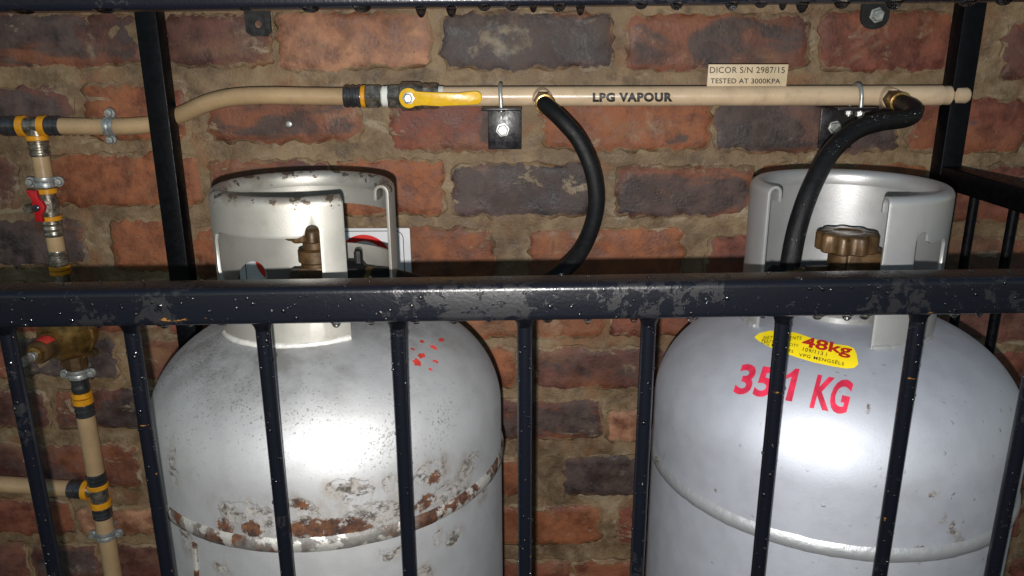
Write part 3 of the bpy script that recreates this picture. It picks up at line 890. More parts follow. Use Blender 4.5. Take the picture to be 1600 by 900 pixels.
cen = Vector((0, 0.0150, -0.0147))
pL, pR = P(-420, rail_y(-420), HF-0.015)+cen, P(1600, rail_y(1600), HF-0.015)+cen
dirr = (pR-pL)/(pR.x-pL.x)
pL = pR + dirr*(-0.78-pR.x); pR2 = pR + dirr*(0.615-pR.x)
fr = MB().beam(pL, pR2, 0.030, 0.0295, 0.0050, seg=5).build('front_rail', M['rail'], cage, CO)
fr['label'] = 'wet front rail with water marks'
HT = 0.56
tL, tR = P(0, 20, HT), P(1600, 2, HT)
dt = (tR-tL)/(tR.x-tL.x)
tA, tB = tL + dt*(-0.78-tL.x), tL + dt*(0.615-tL.x)
up = Vector((0, 0, 0.015))
tr = MB().beam(tA+up, tB+up, 0.030, 0.030, 0.0042, seg=4).build('top_rail', M['rail'], cage, CO)
bar_axes = []
for x in (10, 205, 411, 621, 820, 1013, 1222, 1432, 1626):
    q = P(x, 512, HF); zt = pL.z + dirr.z*(q.x-pL.x) - 0.0145
    pts = [Vector((q.x, q.y, zt-(zt-0.10)*k/14)) for k in range(15)]
    bar_o = MB().tube(pts, 0.0060, 14).build('bar', M['bar'], cage, CO)
    bar_axes.append((bar_o, q.x, q.y, zt))
    MB().lathe(Vector((q.x, q.y, zt+0.0012)), Vector((0, 0, -1)), [(0.0105, 0), (0.0098, 0.002), (0.0072, 0.006), (0.006, 0.010)], 14).build('weld', M['post'], cage, CO)
MB().beam(Vector((-0.78, HF, 0.09)), Vector((0.615, HF, 0.09)), 0.03, 0.03, 0.003).build('bottom_rail', M['post'], cage, CO)
# rear posts
HP = 1.09
for px, py, sgn in ((269, 225, -1), (1487, 150, 1)):
    q = P(px, py, HP); x = q.x + sgn*0.0145
    MB().box((x, HP+0.015, 0.80), (0.029, 0.029, 1.60), bev=0.0022, seg=2).build('rear_post', M['post'], cage, CO)
    if sgn > 0: XR = x
for y, x in ((HF, XR), (HF, -0.765)):
    MB().box((x, y+0.0, 0.72), (0.028, 0.028, 1.43), bev=0.002).build('front_post', M['post'], cage, CO)
zr = ZC + 0.062
MB().beam(Vector((-0.78, HP+0.015, zr+0.03)), Vector((XR+0.014, HP+0.015, zr+0.045)), 0.028, 0.028, 0.002).build('rear_top_rail', M['post'], cage, CO)
zs = P(1490, 276, HP).z
MB().beam(Vector((XR, HF+0.016, zs)), Vector((XR, HP, zs)), 0.028, 0.029, 0.003).build('side_rail', M['post'], cage, CO)
MB().beam(Vector((XR, HF+0.016, 0.09)), Vector((XR, HP, 0.09)), 0.028, 0.029, 0.003).build('side_rail', M['post'], cage, CO)
for H in (1.025, 0.940, 0.855, 0.77, 0.685):
    MB().tube([Vector((XR, H, zs-0.012)), Vector((XR, H, 0.10))], 0.0060, 12).build('side_bar', M['post'], cage, CO)
# wall tabs with their holes and bolt
Yw = WALL-0.006
for px, ybot, hole in ((406, 57, True), (1363, 46, False)):
    b0 = P(px, ybot, Yw); wd = 0.0175 if hole else 0.0195
    hgt = zr+0.04-b0.z; n = 28
    yh = P(px+1, 38 if hole else 24, Yw).z - b0.z
    outer = []
    if hole: outline = [(-wd, hgt), (-wd, 0.006), (-wd+0.008, 0.0), (wd-0.006, 0.0), (wd, 0.007), (wd, hgt)]
    else: outline = [(-wd, hgt)] + [(-wd*math.cos(R_(a)), 0.016-0.016*math.sin(R_(a))) for a in range(0, 181, 15)] + [(wd, hgt)]
    mb = MB()
    if hole:
        rh = 0.0052
        mb.prism([(-wd, hgt), (-wd, 0.006), (-wd+0.008, 0), (0, 0), (0, yh-rh)] + [(-rh*math.sin(R_(a)), yh-rh*math.cos(R_(a))) for a in range(15, 166, 15)] + [(0, yh+rh), (0, hgt)], b0, Vector((1, 0, 0)), Vector((0, 0, 1)), Vector((0, -1, 0)), 0.004)
        mb.prism([(wd, hgt), (wd, 0.007), (wd-0.006, 0), (0, 0), (0, yh-rh)] + [(rh*math.sin(R_(a)), yh-rh*math.cos(R_(a))) for a in range(15, 166, 15)] + [(0, yh+rh), (0, hgt)], b0, Vector((1, 0, 0)), Vector((0, 0, 1)), Vector((0, -1, 0)), 0.004)
    else:
        mb.prism(outline, b0, Vector((1, 0, 0)), Vector((0, 0, 1)), Vector((0, -1, 0)), 0.004)
    tb = mb.build('wall_tab', M['bracket'], cage, CO, smooth=False)
    if not hole:
        mb = MB(); c = b0 + Vector((0.002, -0.004, yh))
        mb.lathe(c, Vector((0, -1, 0)), [(0.0105, 0), (0.0105, 0.0012), (0.0082, 0.0014), (0.0082, 0.0062), (0.0070, 0.0074)], 6, start=0.3)
        mb.build('bolt', M['zinc'], tb, CO, ang=20)

# ================================================================== manifold pipe
HM = 1.095
mp0, mp1 = P(690, 151, HM), P(1512, 149, HM)
ax = (mp1-mp0).normalized(); RP = 0.0130
man = thing('manifold_pipe', 'cream painted steel manifold pipe marked LPG VAPOUR across the upper wall', 'pipe', mp0)
MOo = man.location.copy()
L = (mp1-mp0).length; Ls = (P(1485, 149, HM)-mp0).length; Lc = (P(1468, 149, HM)-mp0).length
mbm = MB(); mbm.lathe(mp0, ax, [(RP, -0.01), (RP, Lc-0.002), (RP+0.0006, Lc), (RP-0.0005, Lc+0.003), (RP-0.0005, Ls-0.002), (RP-0.003, Ls), (0.0088, Ls+0.001), (0.0065, Ls+0.004), (0.0107, Ls+0.006), (0.0112, L-0.004), (0.009, L)], 40)
mbm.build('pipe', M['cream'], man, MOo)
bvM = BVHTree.FromPolygons([tuple(v) for v in mbm.v], mbm.f)
V, F_ = text_on(bvM, 'LPG VAPOUR', (926, 158), (1051, 157.5), (0, -12.5), bold=0.062, maxlen=0.06, off=0.0005, space=1.14)
MB().add(V, F_).build('pipe_lettering', M['ink'], man, MOo, smooth=False)
# plate
q0, q1, q2, q3 = (P(1104, 137, HM), P(1228, 136, HM), P(1232, 100.5, HM), P(1107, 100.5, HM))
mb = MB(); poly = [((q-q0).x, (q-q0).z) for q in (q0, q1, q2, q3)]
mb.prism(poly, q0+Vector((0, -0.001, 0)), Vector((1, 0, 0)), Vector((0, 0, 1)), Vector((0, 1, 0)), 0.0022, 0.0004)
pl = mb.build('name_plate', M['plate'], man, MOo)
bvP = BVHTree.FromPolygons([tuple(v) for v in mb.v], mb.f)
mb = MB()
for s_, a, b, cv, bo in (('DICOR S/N 2987/15', (1109, 114), (1226, 114), (0.3, -10), 0.004), ('TESTED AT 3000KPA', (1110, 130), (1219, 130.5), (0.3, -8), 0.014)):
    V, F_ = text_on(bvP, s_, a, b, cv, bold=bo, off=0.0004, maxlen=5, space=1.05); mb.add(V, F_)
mb.build('plate_lettering', M['ink'], pl, MOo, smooth=False)
# welded sockets
S1o = P(846, 151, HM); S1d = (P(853, 165, 1.035)-S1o).normalized()
S2o = P(1384, 150, HM); S2d = (P(1413, 163, 1.030)-S2o).normalized()
for o_, d_ in ((S1o, S1d), (S2o, S2d)):
    MB().lathe(o_, d_, [(0.0135, 0), (0.0135, 0.020), (0.0125, 0.023), (0.011, 0.023)], 28).build('socket', M['cream'], man, MOo)

# ================================================================== hoses
def hose(name, label, o_, d_, pts, end, endd, rh=0.0102):
    h = thing(name, label, 'hose', o_, 'black rubber gas hoses'); ho = h.location.copy()
    mb = MB(); mb.lathe(o_, d_, [(0.0128, 0.024), (0.0128, 0.033)], 6)
    mb.build('hex_nut', M['bronze'], h, ho, ang=20)
    mb = MB(); mb.lathe(o_, d_, [(0.0105, 0.033), (0.0115, 0.035), (0.0115, 0.042), (0.0106, 0.043), (0.0106, 0.046), (0.0128, 0.047), (0.0130, 0.054), (0.0115, 0.0545)], 32)
    mb.build('ferrule', M['brass'], h, ho)
    path = spline([o_+d_*0.040, o_+d_*0.056] + pts, 12)
    MB().tube(path, rh, 22).build('hose_tube', M['rubber'], h, ho)
    mb = MB(); mb.lathe(end, endd, [(0.0115, -0.004), (0.012, 0.0), (0.012, 0.016), (0.0095, 0.018)], 28)
    mb.build('ferrule', M['brass'], h, ho)
    return h, path


e1 = oL + Vector((1, -0.05, 0)).normalized()*0.058
h1, path1 = hose('gas_hose', 'black hose looping down from the pipe middle to the rusty cylinder', S1o, S1d,
     [P(880, 190, 1.018), P(906, 222, 1.010), P(926, 270, .998), P(931, 322, .980), P(917, 374, .955), P(886, 418, .925), P(826, 452, .90), P(740, 462, .87), P(665, 446, .845), e1+Vector((0.02, 0, 0.0)), e1+Vector((-0.008, 0, 0))], e1, Vector((-1, 0.05, 0)))
MB().box(oL+Vector((0.046, -0.002, 0.006)), (0.008, 0.010, 0.050), bev=0.003).build('wing_nut', M['rubber'], h1, h1.location.copy())
MB().lathe(oL+Vector((0.030, -0.0015, 0)), Vector((1, -0.05, 0)), [(0.016, 0), (0.019, 0.004), (0.019, 0.018), (0.014, 0.022), (0.010, 0.030)], 8).build('coupling_nut', M['rubber'], h1, h1.location.copy(), ang=25)
e2 = oR + outR*0.056
h2, path2 = hose('gas_hose', 'black hose wet with droplets curving from the pipe end into the right cylinder guard', S2o, S2d,
     [P(1424, 169, 1.005), P(1427, 178, .982), P(1412, 186, .962), P(1375, 191, .940), P(1335, 205, .915), P(1298, 238, .885), P(1268, 292, .862), P(1246, 355, .845), P(1234, 415, .832), P(1231, 440, .828), e2+outR*0.016+Vector((0, 0, 0.006)), e2], e2, -outR, 0.0106)

# ================================================================== ball valve between flexible pipe and manifold
def seq(name, label, cat, o_, d_, items, group=None):
    """coaxial fitting: items = (part name, material, seg, profile)"""
    t_ = thing(name, label, cat, o_, group)
    for nm, mt, sg, pr in items:
        MB().lathe(o_, d_, pr, sg).build(nm, M[mt], t_, t_.location.copy(), ang=25 if sg < 12 else 38)
    return t_


def xm(px): return (P(px, 151, HM)-P(538, 151, HM)).length


def sleeve(a, b, r, ridges=3):
    pr = [(r*0.97, a), (r, a+0.0008)]; n = ridges
    for k in range(n):
        c = a+(b-a)*(k+0.5)/n; w_ = (b-a)/n*0.28
        pr += [(r, c-w_), (r*1.07, c-w_*0.5), (r*1.07, c+w_*0.5), (r, c+w_)]
    return pr + [(r, b-0.0008), (r*0.97, b)]


vo = P(538, 151, HM)
bvv = seq('ball_valve', 'nickel ball valve with yellow lever handle between flexible pipe and manifold', 'valve', vo, ax, [
    ('press_sleeve', 'steel_sleeve', 32, sleeve(0, xm(566), 0.0138)),
    ('yellow_ring', 'yellow', 32, [(0.0142, xm(565)), (0.0150, xm(566)), (0.0150, xm(571)), (0.0142, xm(572))]),
    ('union_nut', 'nickel', 6, [(0.0150, xm(572)), (0.0165, xm(575)), (0.0165, xm(592)), (0.0140, xm(597))]),
    ('thread', 'ptfe', 28, [(0.0120, xm(596)), (0.0140, xm(599)), (0.0135, xm(602)), (0.0140, xm(605)), (0.013, xm(608))]),
    ('end_hex', 'nickel', 6, [(0.0150, xm(607)), (0.0165, xm(609)), (0.0165, xm(624)), (0.0150, xm(626))]),
    ('valve_body', 'nickel', 28, [(0.0155, xm(625)), (0.0185, xm(628)), (0.0190, xm(640)), (0.0185, xm(656)), (0.0160, xm(660))]),
    ('end_hex', 'nickel', 8, [(0.0155, xm(660)), (0.0168, xm(662)), (0.0168, xm(682)), (0.0150, xm(686))]),
    ('gland', 'ptfe', 28, [(0.0135, xm(686)), (0.0135, xm(693))])])
vo_ = bvv.location.copy()
hc = P(639, 153, HM-0.030)
ex, ez, ny = Vector((1, 0, -0.002)), Vector((0, 0, 1)), Vector((0, -1, 0))
MB().lathe(P(639, 152, HM), ny, [(0.010, 0.010), (0.010, 0.022), (0.006, 0.024), (0.006, 0.034)], 20).build('spindle', M['nickel'], bvv, vo_)
k = 1.045/F
head = [(15*k*math.cos(R_(a)), 15.5*k*math.sin(R_(a))) for a in range(42, 322, 14)]
lever = head + [(22*k, -11*k), (45*k, -12.5*k), (96*k, -10.5*k), (106*k, -10*k), (111*k, -7*k), (113.5*k, -0.5*k), (112*k, 6.5*k), (107*k, 10*k), (98*k, 10*k), (75*k, 7.5*k), (30*k, 9*k), (20*k, 9.5*k)]
mb = MB()
bm = bmesh.new()
mb.prism(lever, hc, ex, ez, ny, 0.0042, 0.0011)
# joggle: the blade stands 9 mm nearer the viewer than the eye of the lever
for v in mb.v:
    t = min(1, max(0, ((v-hc).x-22*k)/(16*k))); v.y -= 0.0*t
hd = mb.build('lever_handle', M['handle'], bvv, vo_)
hd['label'] = 'yellow lever handle'
bm.free()
MB().lathe(hc+ny*0.004, ny, [(0.0082, 0), (0.0082, 0.0025), (0.0058, 0.003), (0.0058, 0.0075), (0.0048, 0.0065)], 6).build('handle_nut', M['zinc'], hd, vo_, ang=20)

# ================================================================== flexible tan pipe
HPp = 1.125
RTN = 0.0116
fp_pts = [P(93, 197, HPp), P(150, 198, HPp), P(210, 197, HPp), P(245, 192, 1.128), P(285, 178, 1.120), P(325, 161, 1.108), P(365, 152, 1.10), P(420, 149.5, HM), P(480, 150.5, HM), P(541, 151, HM)]
fp = thing('flexible_pipe', 'tan plastic gas pipe bending up past the left cage post to the ball valve', 'pipe', fp_pts[0])
MB().tube(spline(fp_pts, 8), RTN, 24).build('pipe', M['tan'], fp, fp.location.copy())


def clamp(label, c, axis, side, r, tilt=0.0):
    """split pipe clamp: band, two ears and their screws, wall stud"""
    t_ = thing('pipe_clamp', label, 'clamp', c, 'zinc pipe clamps'); lo = t_.location.copy()
    fwd = axis.cross(side).normalized()
    if fwd.y > 0: fwd = -fwd
    MB().lathe(c, axis, [(r-0.001, -0.0075), (r+0.0018, -0.007), (r+0.0022, -0.003), (r+0.0010, 0), (r+0.0022, 0.003), (r+0.0018, 0.007), (r-0.001, 0.0075)], 32).build('band', M['zinc'], t_, lo)
    for s_ in (-1, 1):
        e_ = c + side*s_*(r+0.0060)
        rot = Matrix((side, fwd, axis)).transposed()
        MB().lathe(e_-fwd*0.0025, fwd, [(0.0072, 0), (0.0076, 0.001), (0.0076, 0.004), (0.0070, 0.0048)], 18).build('ear', M['zinc'], t_, lo)
        MB().lathe(e_+side*s_*0.001+fwd*0.0023, fwd, [(0.0052, 0), (0.0052, 0.002), (0.0042, 0.0042), (0.002, 0.0046)], 14).build('screw', M['zinc'], t_, lo)
    bk = Vector((0, 1, 0))
    MB().lathe(c+bk*(r*0.9), bk, [(0.004, 0), (0.004, max(0.012, WALL-c.y-r*0.9))], 10).build('stud', M['zinc'], t_, lo)
    return t_


AX = Vector((1, 0, 0)); AZ = Vector((0, 0, -1))
clamp('zinc clamp on the horizontal tan pipe left of the cage post', P(173, 197.5, HPp), AX, Vector((0.10, 0, 1)).normalized(), RTN)

# ================================================================== vertical run on the left
XV = P(60, 225, HPp).x


def zv(py):
    # height on the vertical run that shows at photo row py
    px = 60 + (py-225)*0.1705
    return P(px, py, HPp).z


def V0(py): return Vector((XV, HPp, zv(py)))


def vseg(a, b): return zv(a)-zv(b)


def vthing(name, label, cat, top, items, group=None):
    o_ = V0(top)
    conv = []
    for nm, mt, sg, kind, a, b, r in items:
        A, B = zv(top)-zv(a), zv(top)-zv(b)
        if kind == 's': pr = sleeve(A, B, r)
        elif kind == 'r': pr = [(r*0.94, A), (r, A+0.001), (r, B-0.001), (r*0.94, B)]
        else: pr = [(r, A), (r, B)]
        conv.append((nm, mt, sg, pr))
    return seq(name, label, cat, o_, AZ, conv, group)


# upper tee
tee_c = P(57, 197, HPp)
tee = thing('tee_fitting', 'nickel tee with yellow rings joining the upper pipe and the red valve', 'pipe fitting', tee_c, 'nickel press tees')
lo = tee.location.copy()


def xh(px, c=57): return (px-c)*1.13/F


for nm, mt, pr in (('press_sleeve', 'steel_sleeve', sleeve(xh(5), xh(37), 0.0128)), ('yellow_ring', 'yellow', [(0.0135, xh(31)), (0.0145, xh(32)), (0.0145, xh(41)), (0.0135, xh(42))]),
                   ('tee_body', 'nickel', [(0.0120, xh(41)), (0.0120, xh(66))]), ('yellow_ring', 'yellow', [(0.0135, xh(63)), (0.0145, xh(64)), (0.0145, xh(73)), (0.0135, xh(74))]),
                   ('press_sleeve', 'steel_sleeve', sleeve(xh(73), xh(95), 0.0128))):
    MB().lathe(tee_c, AX, pr, 32).build(nm, M[mt], tee, lo)
for nm, mt, pr in (('branch', 'nickel', [(0.0115, 0.0), (0.0115, 0.016)]), ('yellow_ring', 'yellow', [(0.0138, 0.0125), (0.0148, 0.0135), (0.0148, 0.0185), (0.0138, 0.0195)]),
                   ('press_sleeve', 'nickel', sleeve(0.0195, zv(197)-zv(244), 0.0126))):
    MB().lathe(Vector((XV, HPp, tee_c.z)), AZ, pr, 32).build(nm, M[mt], tee, lo)
mb = MB(); a_ = P(-60, 197, HPp); mb.tube([a_+Vector((-0.35, 0, 0)), a_, P(12, 197, HPp)], RTN, 20)
o = mb.build('flexible_pipe', M['tan'])
tag(o, 'short end of tan pipe entering the upper tee from the left edge', 'pipe')

o = vthing('pipe_offcut', 'short tan pipe piece under the upper tee above its clamp', 'pipe', 242, [('pipe', 'tan', 24, 'c', 242, 276, RTN)])
clamp('zinc clamp on the vertical pipe right above the red lever valve', V0(284), AZ, Vector((1, 0.12, 0.0)).normalized(), 0.0125)
iv = vthing('isolation_valve', 'small nickel valve with red butterfly handle on the vertical left pipe', 'valve', 276, [
    ('press_sleeve', 'nickel', 32, 's', 276, 294, 0.0122), ('yellow_ring', 'yellow', 32, 'r', 294, 302, 0.0142), ('valve_body', 'nickel', 20, 'c', 302, 338, 0.0108), ('valve_hex', 'nickel', 8, 'c', 311, 330, 0.0130),
    ('yellow_ring', 'yellow', 32, 'r', 337, 344, 0.0142), ('press_sleeve', 'nickel', 32, 's', 344, 369, 0.0122)])
lo = iv.location.copy()
hc2 = P(61, 322, HPp-0.030); s_ = (1.09/F)
bf = [(-3, 26), (4, 26), (4.5, 14), (10, 8), (13, 0), (10, -8), (5, -12), (6, -24), (-6, -24), (-5, -8), (-6, -3), (-7, 2), (-5, 8), (-12, 22), (-12, 26)]
MB().lathe(P(66, 321, HPp), Vector((-0.12, -1, 0)), [(0.006, 0.0), (0.006, 0.032)], 16).build('spindle', M['nickel'], iv, lo)
mb = MB(); mb.prism([(a*s_, b*s_) for a, b in bf], hc2, Vector((1, 0, -0.1)).normalized(), Vector((0, 0, 1)), Vector((0, -1, 0)), 0.007, 0.0012)
hd = mb.build('butterfly_handle', M['red'], iv, lo); hd['label'] = 'red butterfly handle'
MB().lathe(P(57, 325, HPp-0.037), Vector((0, -1, 0)), [(0.0052, 0), (0.0052, 0.003), (0.0038, 0.004), (0.0038, 0.0042)], 12).build('handle_screw', M['steel_sleeve'], hd, lo)
vthing('pipe_offcut', 'short tan pipe piece between the red valve and the front rail', 'pipe', 368, [('pipe', 'tan', 24, 'c', 368, 393, RTN)])
vthing('press_coupling', 'nickel press coupling with double yellow ring just above the front rail', 'pipe fitting', 391, [
    ('press_sleeve', 'nickel', 32, 's', 391, 415, 0.0122), ('yellow_ring', 'yellow', 32, 'r', 415, 421, 0.0145), ('yellow_ring', 'yellow', 32, 'r', 422, 428, 0.0145), ('coupling_body', 'nickel', 24, 'c', 428, 470, 0.0112)])

# regulator
rc = P(106, 521, 1.128); rdir = (P(50, 556, 1.028)-P(104, 521, 1.115)).normalized()
reg = thing('pressure_regulator', 'round brass gas pressure regulator with red tag behind the bars', 'regulator', rc)
lo = reg.location.copy()
MB().lathe(rc, rdir, [(0.030, -0.022), (0.038, -0.018), (0.041, -0.004), (0.041, 0.003), (0.043, 0.0035), (0.043, 0.008), (0.040, 0.009), (0.037, 0.016), (0.031, 0.028), (0.024, 0.037), (0.0195, 0.043), (0.0185, 0.050)], 48).build('body', M['brass'], reg, lo)
MB().lathe(rc, rdir, [(0.0175, 0.048), (0.0165, 0.078), (0.0150, 0.080)], 32).build('bonnet', M['bronze'], reg, lo)
tg = MB(); _a = rdir.cross(Vector((0, 0, 1))).normalized(); _b = _a.cross(rdir).normalized()
for hh in (0.054, 0.064, 0.074):
    for k_ in range(9):
        an = R_(38+95*k_/8+ (hh-0.054)*300); tg.v.append(rc + rdir*hh + (_a*math.cos(an)*-1+_b*math.sin(an))*(0.0178-(hh-0.054)*0.025))
for i_ in range(2):
    for k_ in range(8): tg.f.append((i_*9+k_, i_*9+k_+1, i_*9+k_+10, i_*9+k_+9))
tg.build('tag', M['red_mark'], reg, lo)['label'] = 'red paper tag'
MB().lathe(rc, rdir, [(0.0105, 0.078), (0.0105, 0.086), (0.0090, 0.0865)], 24).build('lock_ring', M['brass'], reg, lo)
MB().lathe(rc, rdir, [(0.0058, 0.084), (0.0058, 0.090), (0.0066, 0.0905), (0.0066, 0.095), (0.0056, 0.0955), (0.0056, 0.099)], 20).lathe(rc, rdir, [(0.0075, 0.099), (0.0078, 0.1005), (0.0078, 0.111), (0.0070, 0.1125)], 4).build('adjusting_screw', M['zinc'], reg, lo, ang=25)
side1 = rdir.cross(Vector((0, 0, 1))).normalized(); side2 = rdir.cross(side1).normalized()
for a in (20, 80, 140, 200, 260, 320):
    q = rc + (side1*math.cos(R_(a))+side2*math.sin(R_(a)))*0.0465 + rdir*0.0035
    MB().lathe(q, rdir, [(0.0065, -0.004), (0.0065, 0.004), (0.0055, 0.0042), (0.0055, 0.008), (0.0045, 0.0065)], 16).build('flange_bolt', M['bronze'], reg, lo)
MB().lathe(Vector((XV, HPp, zv(470))), AZ, [(0.012, 0), (0.012, zv(470)-zv(505)), (0.016, zv(470)-zv(505)), (0.016, zv(470)-zv(575))], 8).build('port', M['bronze'], reg, lo, ang=20)

clamp('zinc clamp right under the brass regulator', V0(583), AZ, Vector((1, 0.10, 0)).normalized(), 0.0125)
vthing('press_coupling', 'steel press coupling with double yellow ring below the brass regulator', 'pipe fitting', 570, [
    ('press_sleeve', 'steel_sleeve', 32, 's', 570, 612, 0.0122), ('yellow_ring', 'yellow', 32, 'r', 612, 620, 0.0148), ('yellow_ring', 'yellow', 32, 'r', 621.5, 630, 0.0148), ('press_sleeve', 'steel_sleeve', 32, 's', 630, 651, 0.0132)])
vthing('riser_pipe', 'vertical tan pipe between the regulator and the lower tee', 'pipe', 649, [('pipe', 'tan', 24, 'c', 649, 742, 0.0135)])
lt = vthing('tee_fitting', 'dark nickel tee with yellow rings low on the left wall', 'pipe fitting', 738, [
    ('press_sleeve', 'steel_sleeve', 32, 's', 738, 757, 0.0138), ('yellow_ring', 'yellow', 32, 'r', 755, 762, 0.0158), ('tee_body', 'nickel', 24, 'c', 762, 783, 0.0128), ('yellow_ring', 'yellow', 32, 'r', 782, 791, 0.0158), ('press_sleeve', 'steel_sleeve', 32, 's', 790, 808, 0.0138)], 'nickel press tees')
lo = lt.location.copy(); tc = V0(767)
bdir = (P(-20, 755, HPp)-P(110, 764, HPp)).normalized()
for nm, mt, pr in (('branch', 'nickel', [(0.0115, 0), (0.0115, 0.018)]), ('yellow_ring', 'yellow', [(0.0148, 0.0150), (0.0158, 0.016), (0.0158, 0.023), (0.0148, 0.024)]), ('press_sleeve', 'steel_sleeve', sleeve(0.024, 0.046, 0.0138))):
    MB().lathe(tc, bdir, pr, 32).build(nm, M[mt], lt, lo)
mb = MB(); mb.tube([tc+bdir*0.044, tc+bdir*0.2, tc+bdir*0.6], 0.0132, 20)
tag(mb.build('branch_pipe', M['tan']), 'tan pipe running left from the lower tee behind the leftmost bar', 'pipe')
clamp('zinc clamp below the lower tee near the bottom edge', V0(834), AZ, Vector((1, 0.1, 0)).normalized(), 0.0135)
mb = MB(); mb.tube([V0(806), V0(850), V0(900), Vector((XV, HPp, 0.02))], 0.0135, 24)
tag(mb.build('riser_pipe', M['tan']), 'vertical tan pipe leaving the lower tee downwards to the floor', 'pipe')

# ================================================================== brackets with U-bolts
def bracket(label, lab2, x0, x1, yb, sx0, sx1, bolt, ub, scratch):
    p0, p1 = P(x0, yb, Yw), P(x1, yb, Yw); zt = P(x0, 167, HM).z - 0.0008
    t_ = thing('pipe_bracket', label, 'bracket', p0, 'black pipe brackets'); lo = t_.location.copy()
    c = Vector(((p0.x+p1.x)/2, Yw-0.002, (p0.z+zt)/2))
    MB().box(c, (p1.x-p0.x, 0.004, zt-p0.z), bev=0.0012).build('back_plate', M['bracket'], t_, lo)
    s0, s1 = P(sx0, 167, HM-0.02), P(sx1, 167, HM-0.02)
    yf = HM-0.024
    MB().box(Vector(((s0.x+s1.x)/2, (yf+Yw)/2, zt-0.001)), (s1.x-s0.x, Yw-yf, 0.004), bev=0.0012).build('shelf', M['bracket'], t_, lo)
    b = P(bolt[0], bolt[1], Yw-0.004)
    MB().lathe(Vector((b.x, Yw-0.004, b.z)), Vector((0, -1, 0)), [(0.0098, 0), (0.0098, 0.0012), (0.0078, 0.0014), (0.0078, 0.0066), (0.0065, 0.0076)], 6, start=0.2).build('bolt', M['zinc'], t_, lo, ang=20)
    # U-bolt over the pipe
    pc = P(ub, 151, HM)
    u = thing('u_bolt', lab2, 'u-bolt', pc, 'zinc U-bolts on the manifold'); lo2 = u.location.copy()
    ru = RP+0.0030
    low = zt-0.013-pc.z
    path = [pc+Vector((0.001, -ru, low)), pc+Vector((0.001, -ru, low*0.5)), pc+Vector((0.0005, -ru, 0))] + [pc+Vector((0, -ru*math.cos(R_(a)), ru*math.sin(R_(a)))) for a in range(15, 180, 15)] + [pc+Vector((-0.0005, ru, 0)), pc+Vector((-0.001, ru, low))]
    MB().tube(path, 0.0028, 14).build('bow', M['zinc'], u, lo2)
    for y in (-ru, ru):
        MB().lathe(Vector((pc.x+0.001*(1 if y < 0 else -1), pc.y+y, zt-0.0045)), AZ, [(0.0058, 0), (0.0058, 0.0008), (0.0052, 0.001), (0.0052, 0.006)], 6).build('nut', M['zinc'], u, lo2, ang=20)


bracket('black steel bracket bolted under the pipe left of the first hose', 'zinc U-bolt over the pipe beside the yellow lever tip', 763, 815, 233, 752, 815, (785.5, 203), 782, True)
bracket('black steel bracket partly behind the droplet-covered hose', 'zinc U-bolt over the pipe near its right end', 1276, 1328, 231, 1308, 1372, (1304, 199), 1338, False)

# ================================================================== sign behind the left cylinder, wall screw
sg = thing('safety_sign', 'white sign with red prohibition rings seen through the rusty cylinder guard', 'sign', P(503, 460, Yw))
lo = sg.location.copy(); Ys = Yw-0.004
a_, b_ = P(367, 356, Ys), P(640, 480, Ys); tl = P(640, 356.5, Ys)
x0, x1, z1, z0 = a_.x, tl.x, tl.z, b_.z
mb = MB(); mb.prism(rrect(x0, x1, z0, z1, 0.002, 3), Vector((0, Yw, 0)), Vector((1, 0, 0)), Vector((0, 0, 1)), Vector((0, -1, 0)), 0.004)
mb.build('panel', M['sign_white'], sg, lo, smooth=False)


def ringstrip(outer, inner, y):
    n = len(outer); m_ = MB()
    m_.v = [Vector((a, y, b)) for a, b in outer] + [Vector((a, y, b)) for a, b in inner]
    m_.f = [(i, (i+1) % n, n+(i+1) % n, n+i) for i in range(n)]; return m_


d_ = 0.0095
ringstrip(rrect(x0+d_, x1-d_, z0+d_, z1-0.0035, 0.012), rrect(x0+d_+0.0011, x1-d_-0.0011, z0+d_+0.0011, z1-0.0046, 0.011), Ys-0.0004).build('border_line', M['ink'], sg, lo, smooth=False)
for px, py in ((441, 404), (570, 408)):
    c = P(px, py, Ys); r1, r0 = 0.0405, 0.031
    mm = ringstrip([(c.x+a, c.z+b) for a, b in circ(0, 0, r1, r1, 48)], [(c.x+a, c.z+b) for a, b in circ(0, 0, r0, r0, 48)], Ys-0.0006)
    mm.build('red_ring', M['sign_red'], sg, lo, smooth=False)
    bar_ = MB(); rot = Matrix.Rotation(R_(45), 3, 'Y')
    q = [Vector((-0.031, 0, -0.0042)), Vector((0.031, 0, -0.0042)), Vector((0.031, 0, 0.0042)), Vector((-0.031, 0, 0.0042))]
    bar_.add([rot @ v + Vector((c.x, Ys-0.0008, c.z)) for v in q], [(0, 1, 2, 3)]).build('red_bar', M['sign_red'], sg, lo, smooth=False)
ws = MB(); ws.lathe(P(452, 194, WALL-0.004), Vector((0, -1, 0)), [(0.0048, -0.01), (0.0048, 0.001), (0.004, 0.003), (0.002, 0.0035)], 14)
tag(ws.build('wall_screw', M['zinc']), 'small zinc screw head in the wall below the flexible pipe', 'screw')

# ================================================================== water
def drop_profile(w_, h_):
    return [(w_*1.5, 0.0006), (w_*1.25, 0.0), (w_*1.0, -h_*0.22), (w_*0.86, -h_*0.5), (w_*0.62, -h_*0.78), (w_*0.33, -h_*0.95), (0.0003, -h_)]


def hang(rail, A, dirv, x, w_, h_, yoff):
    c = A + dirv*(x-A.x) + Vector((0, yoff, 0))
    MB().lathe(c, Vector((0, 0, 1)), drop_profile(w_, h_), 14).build('water_drop', M['water'], rail, CO, ang=90)


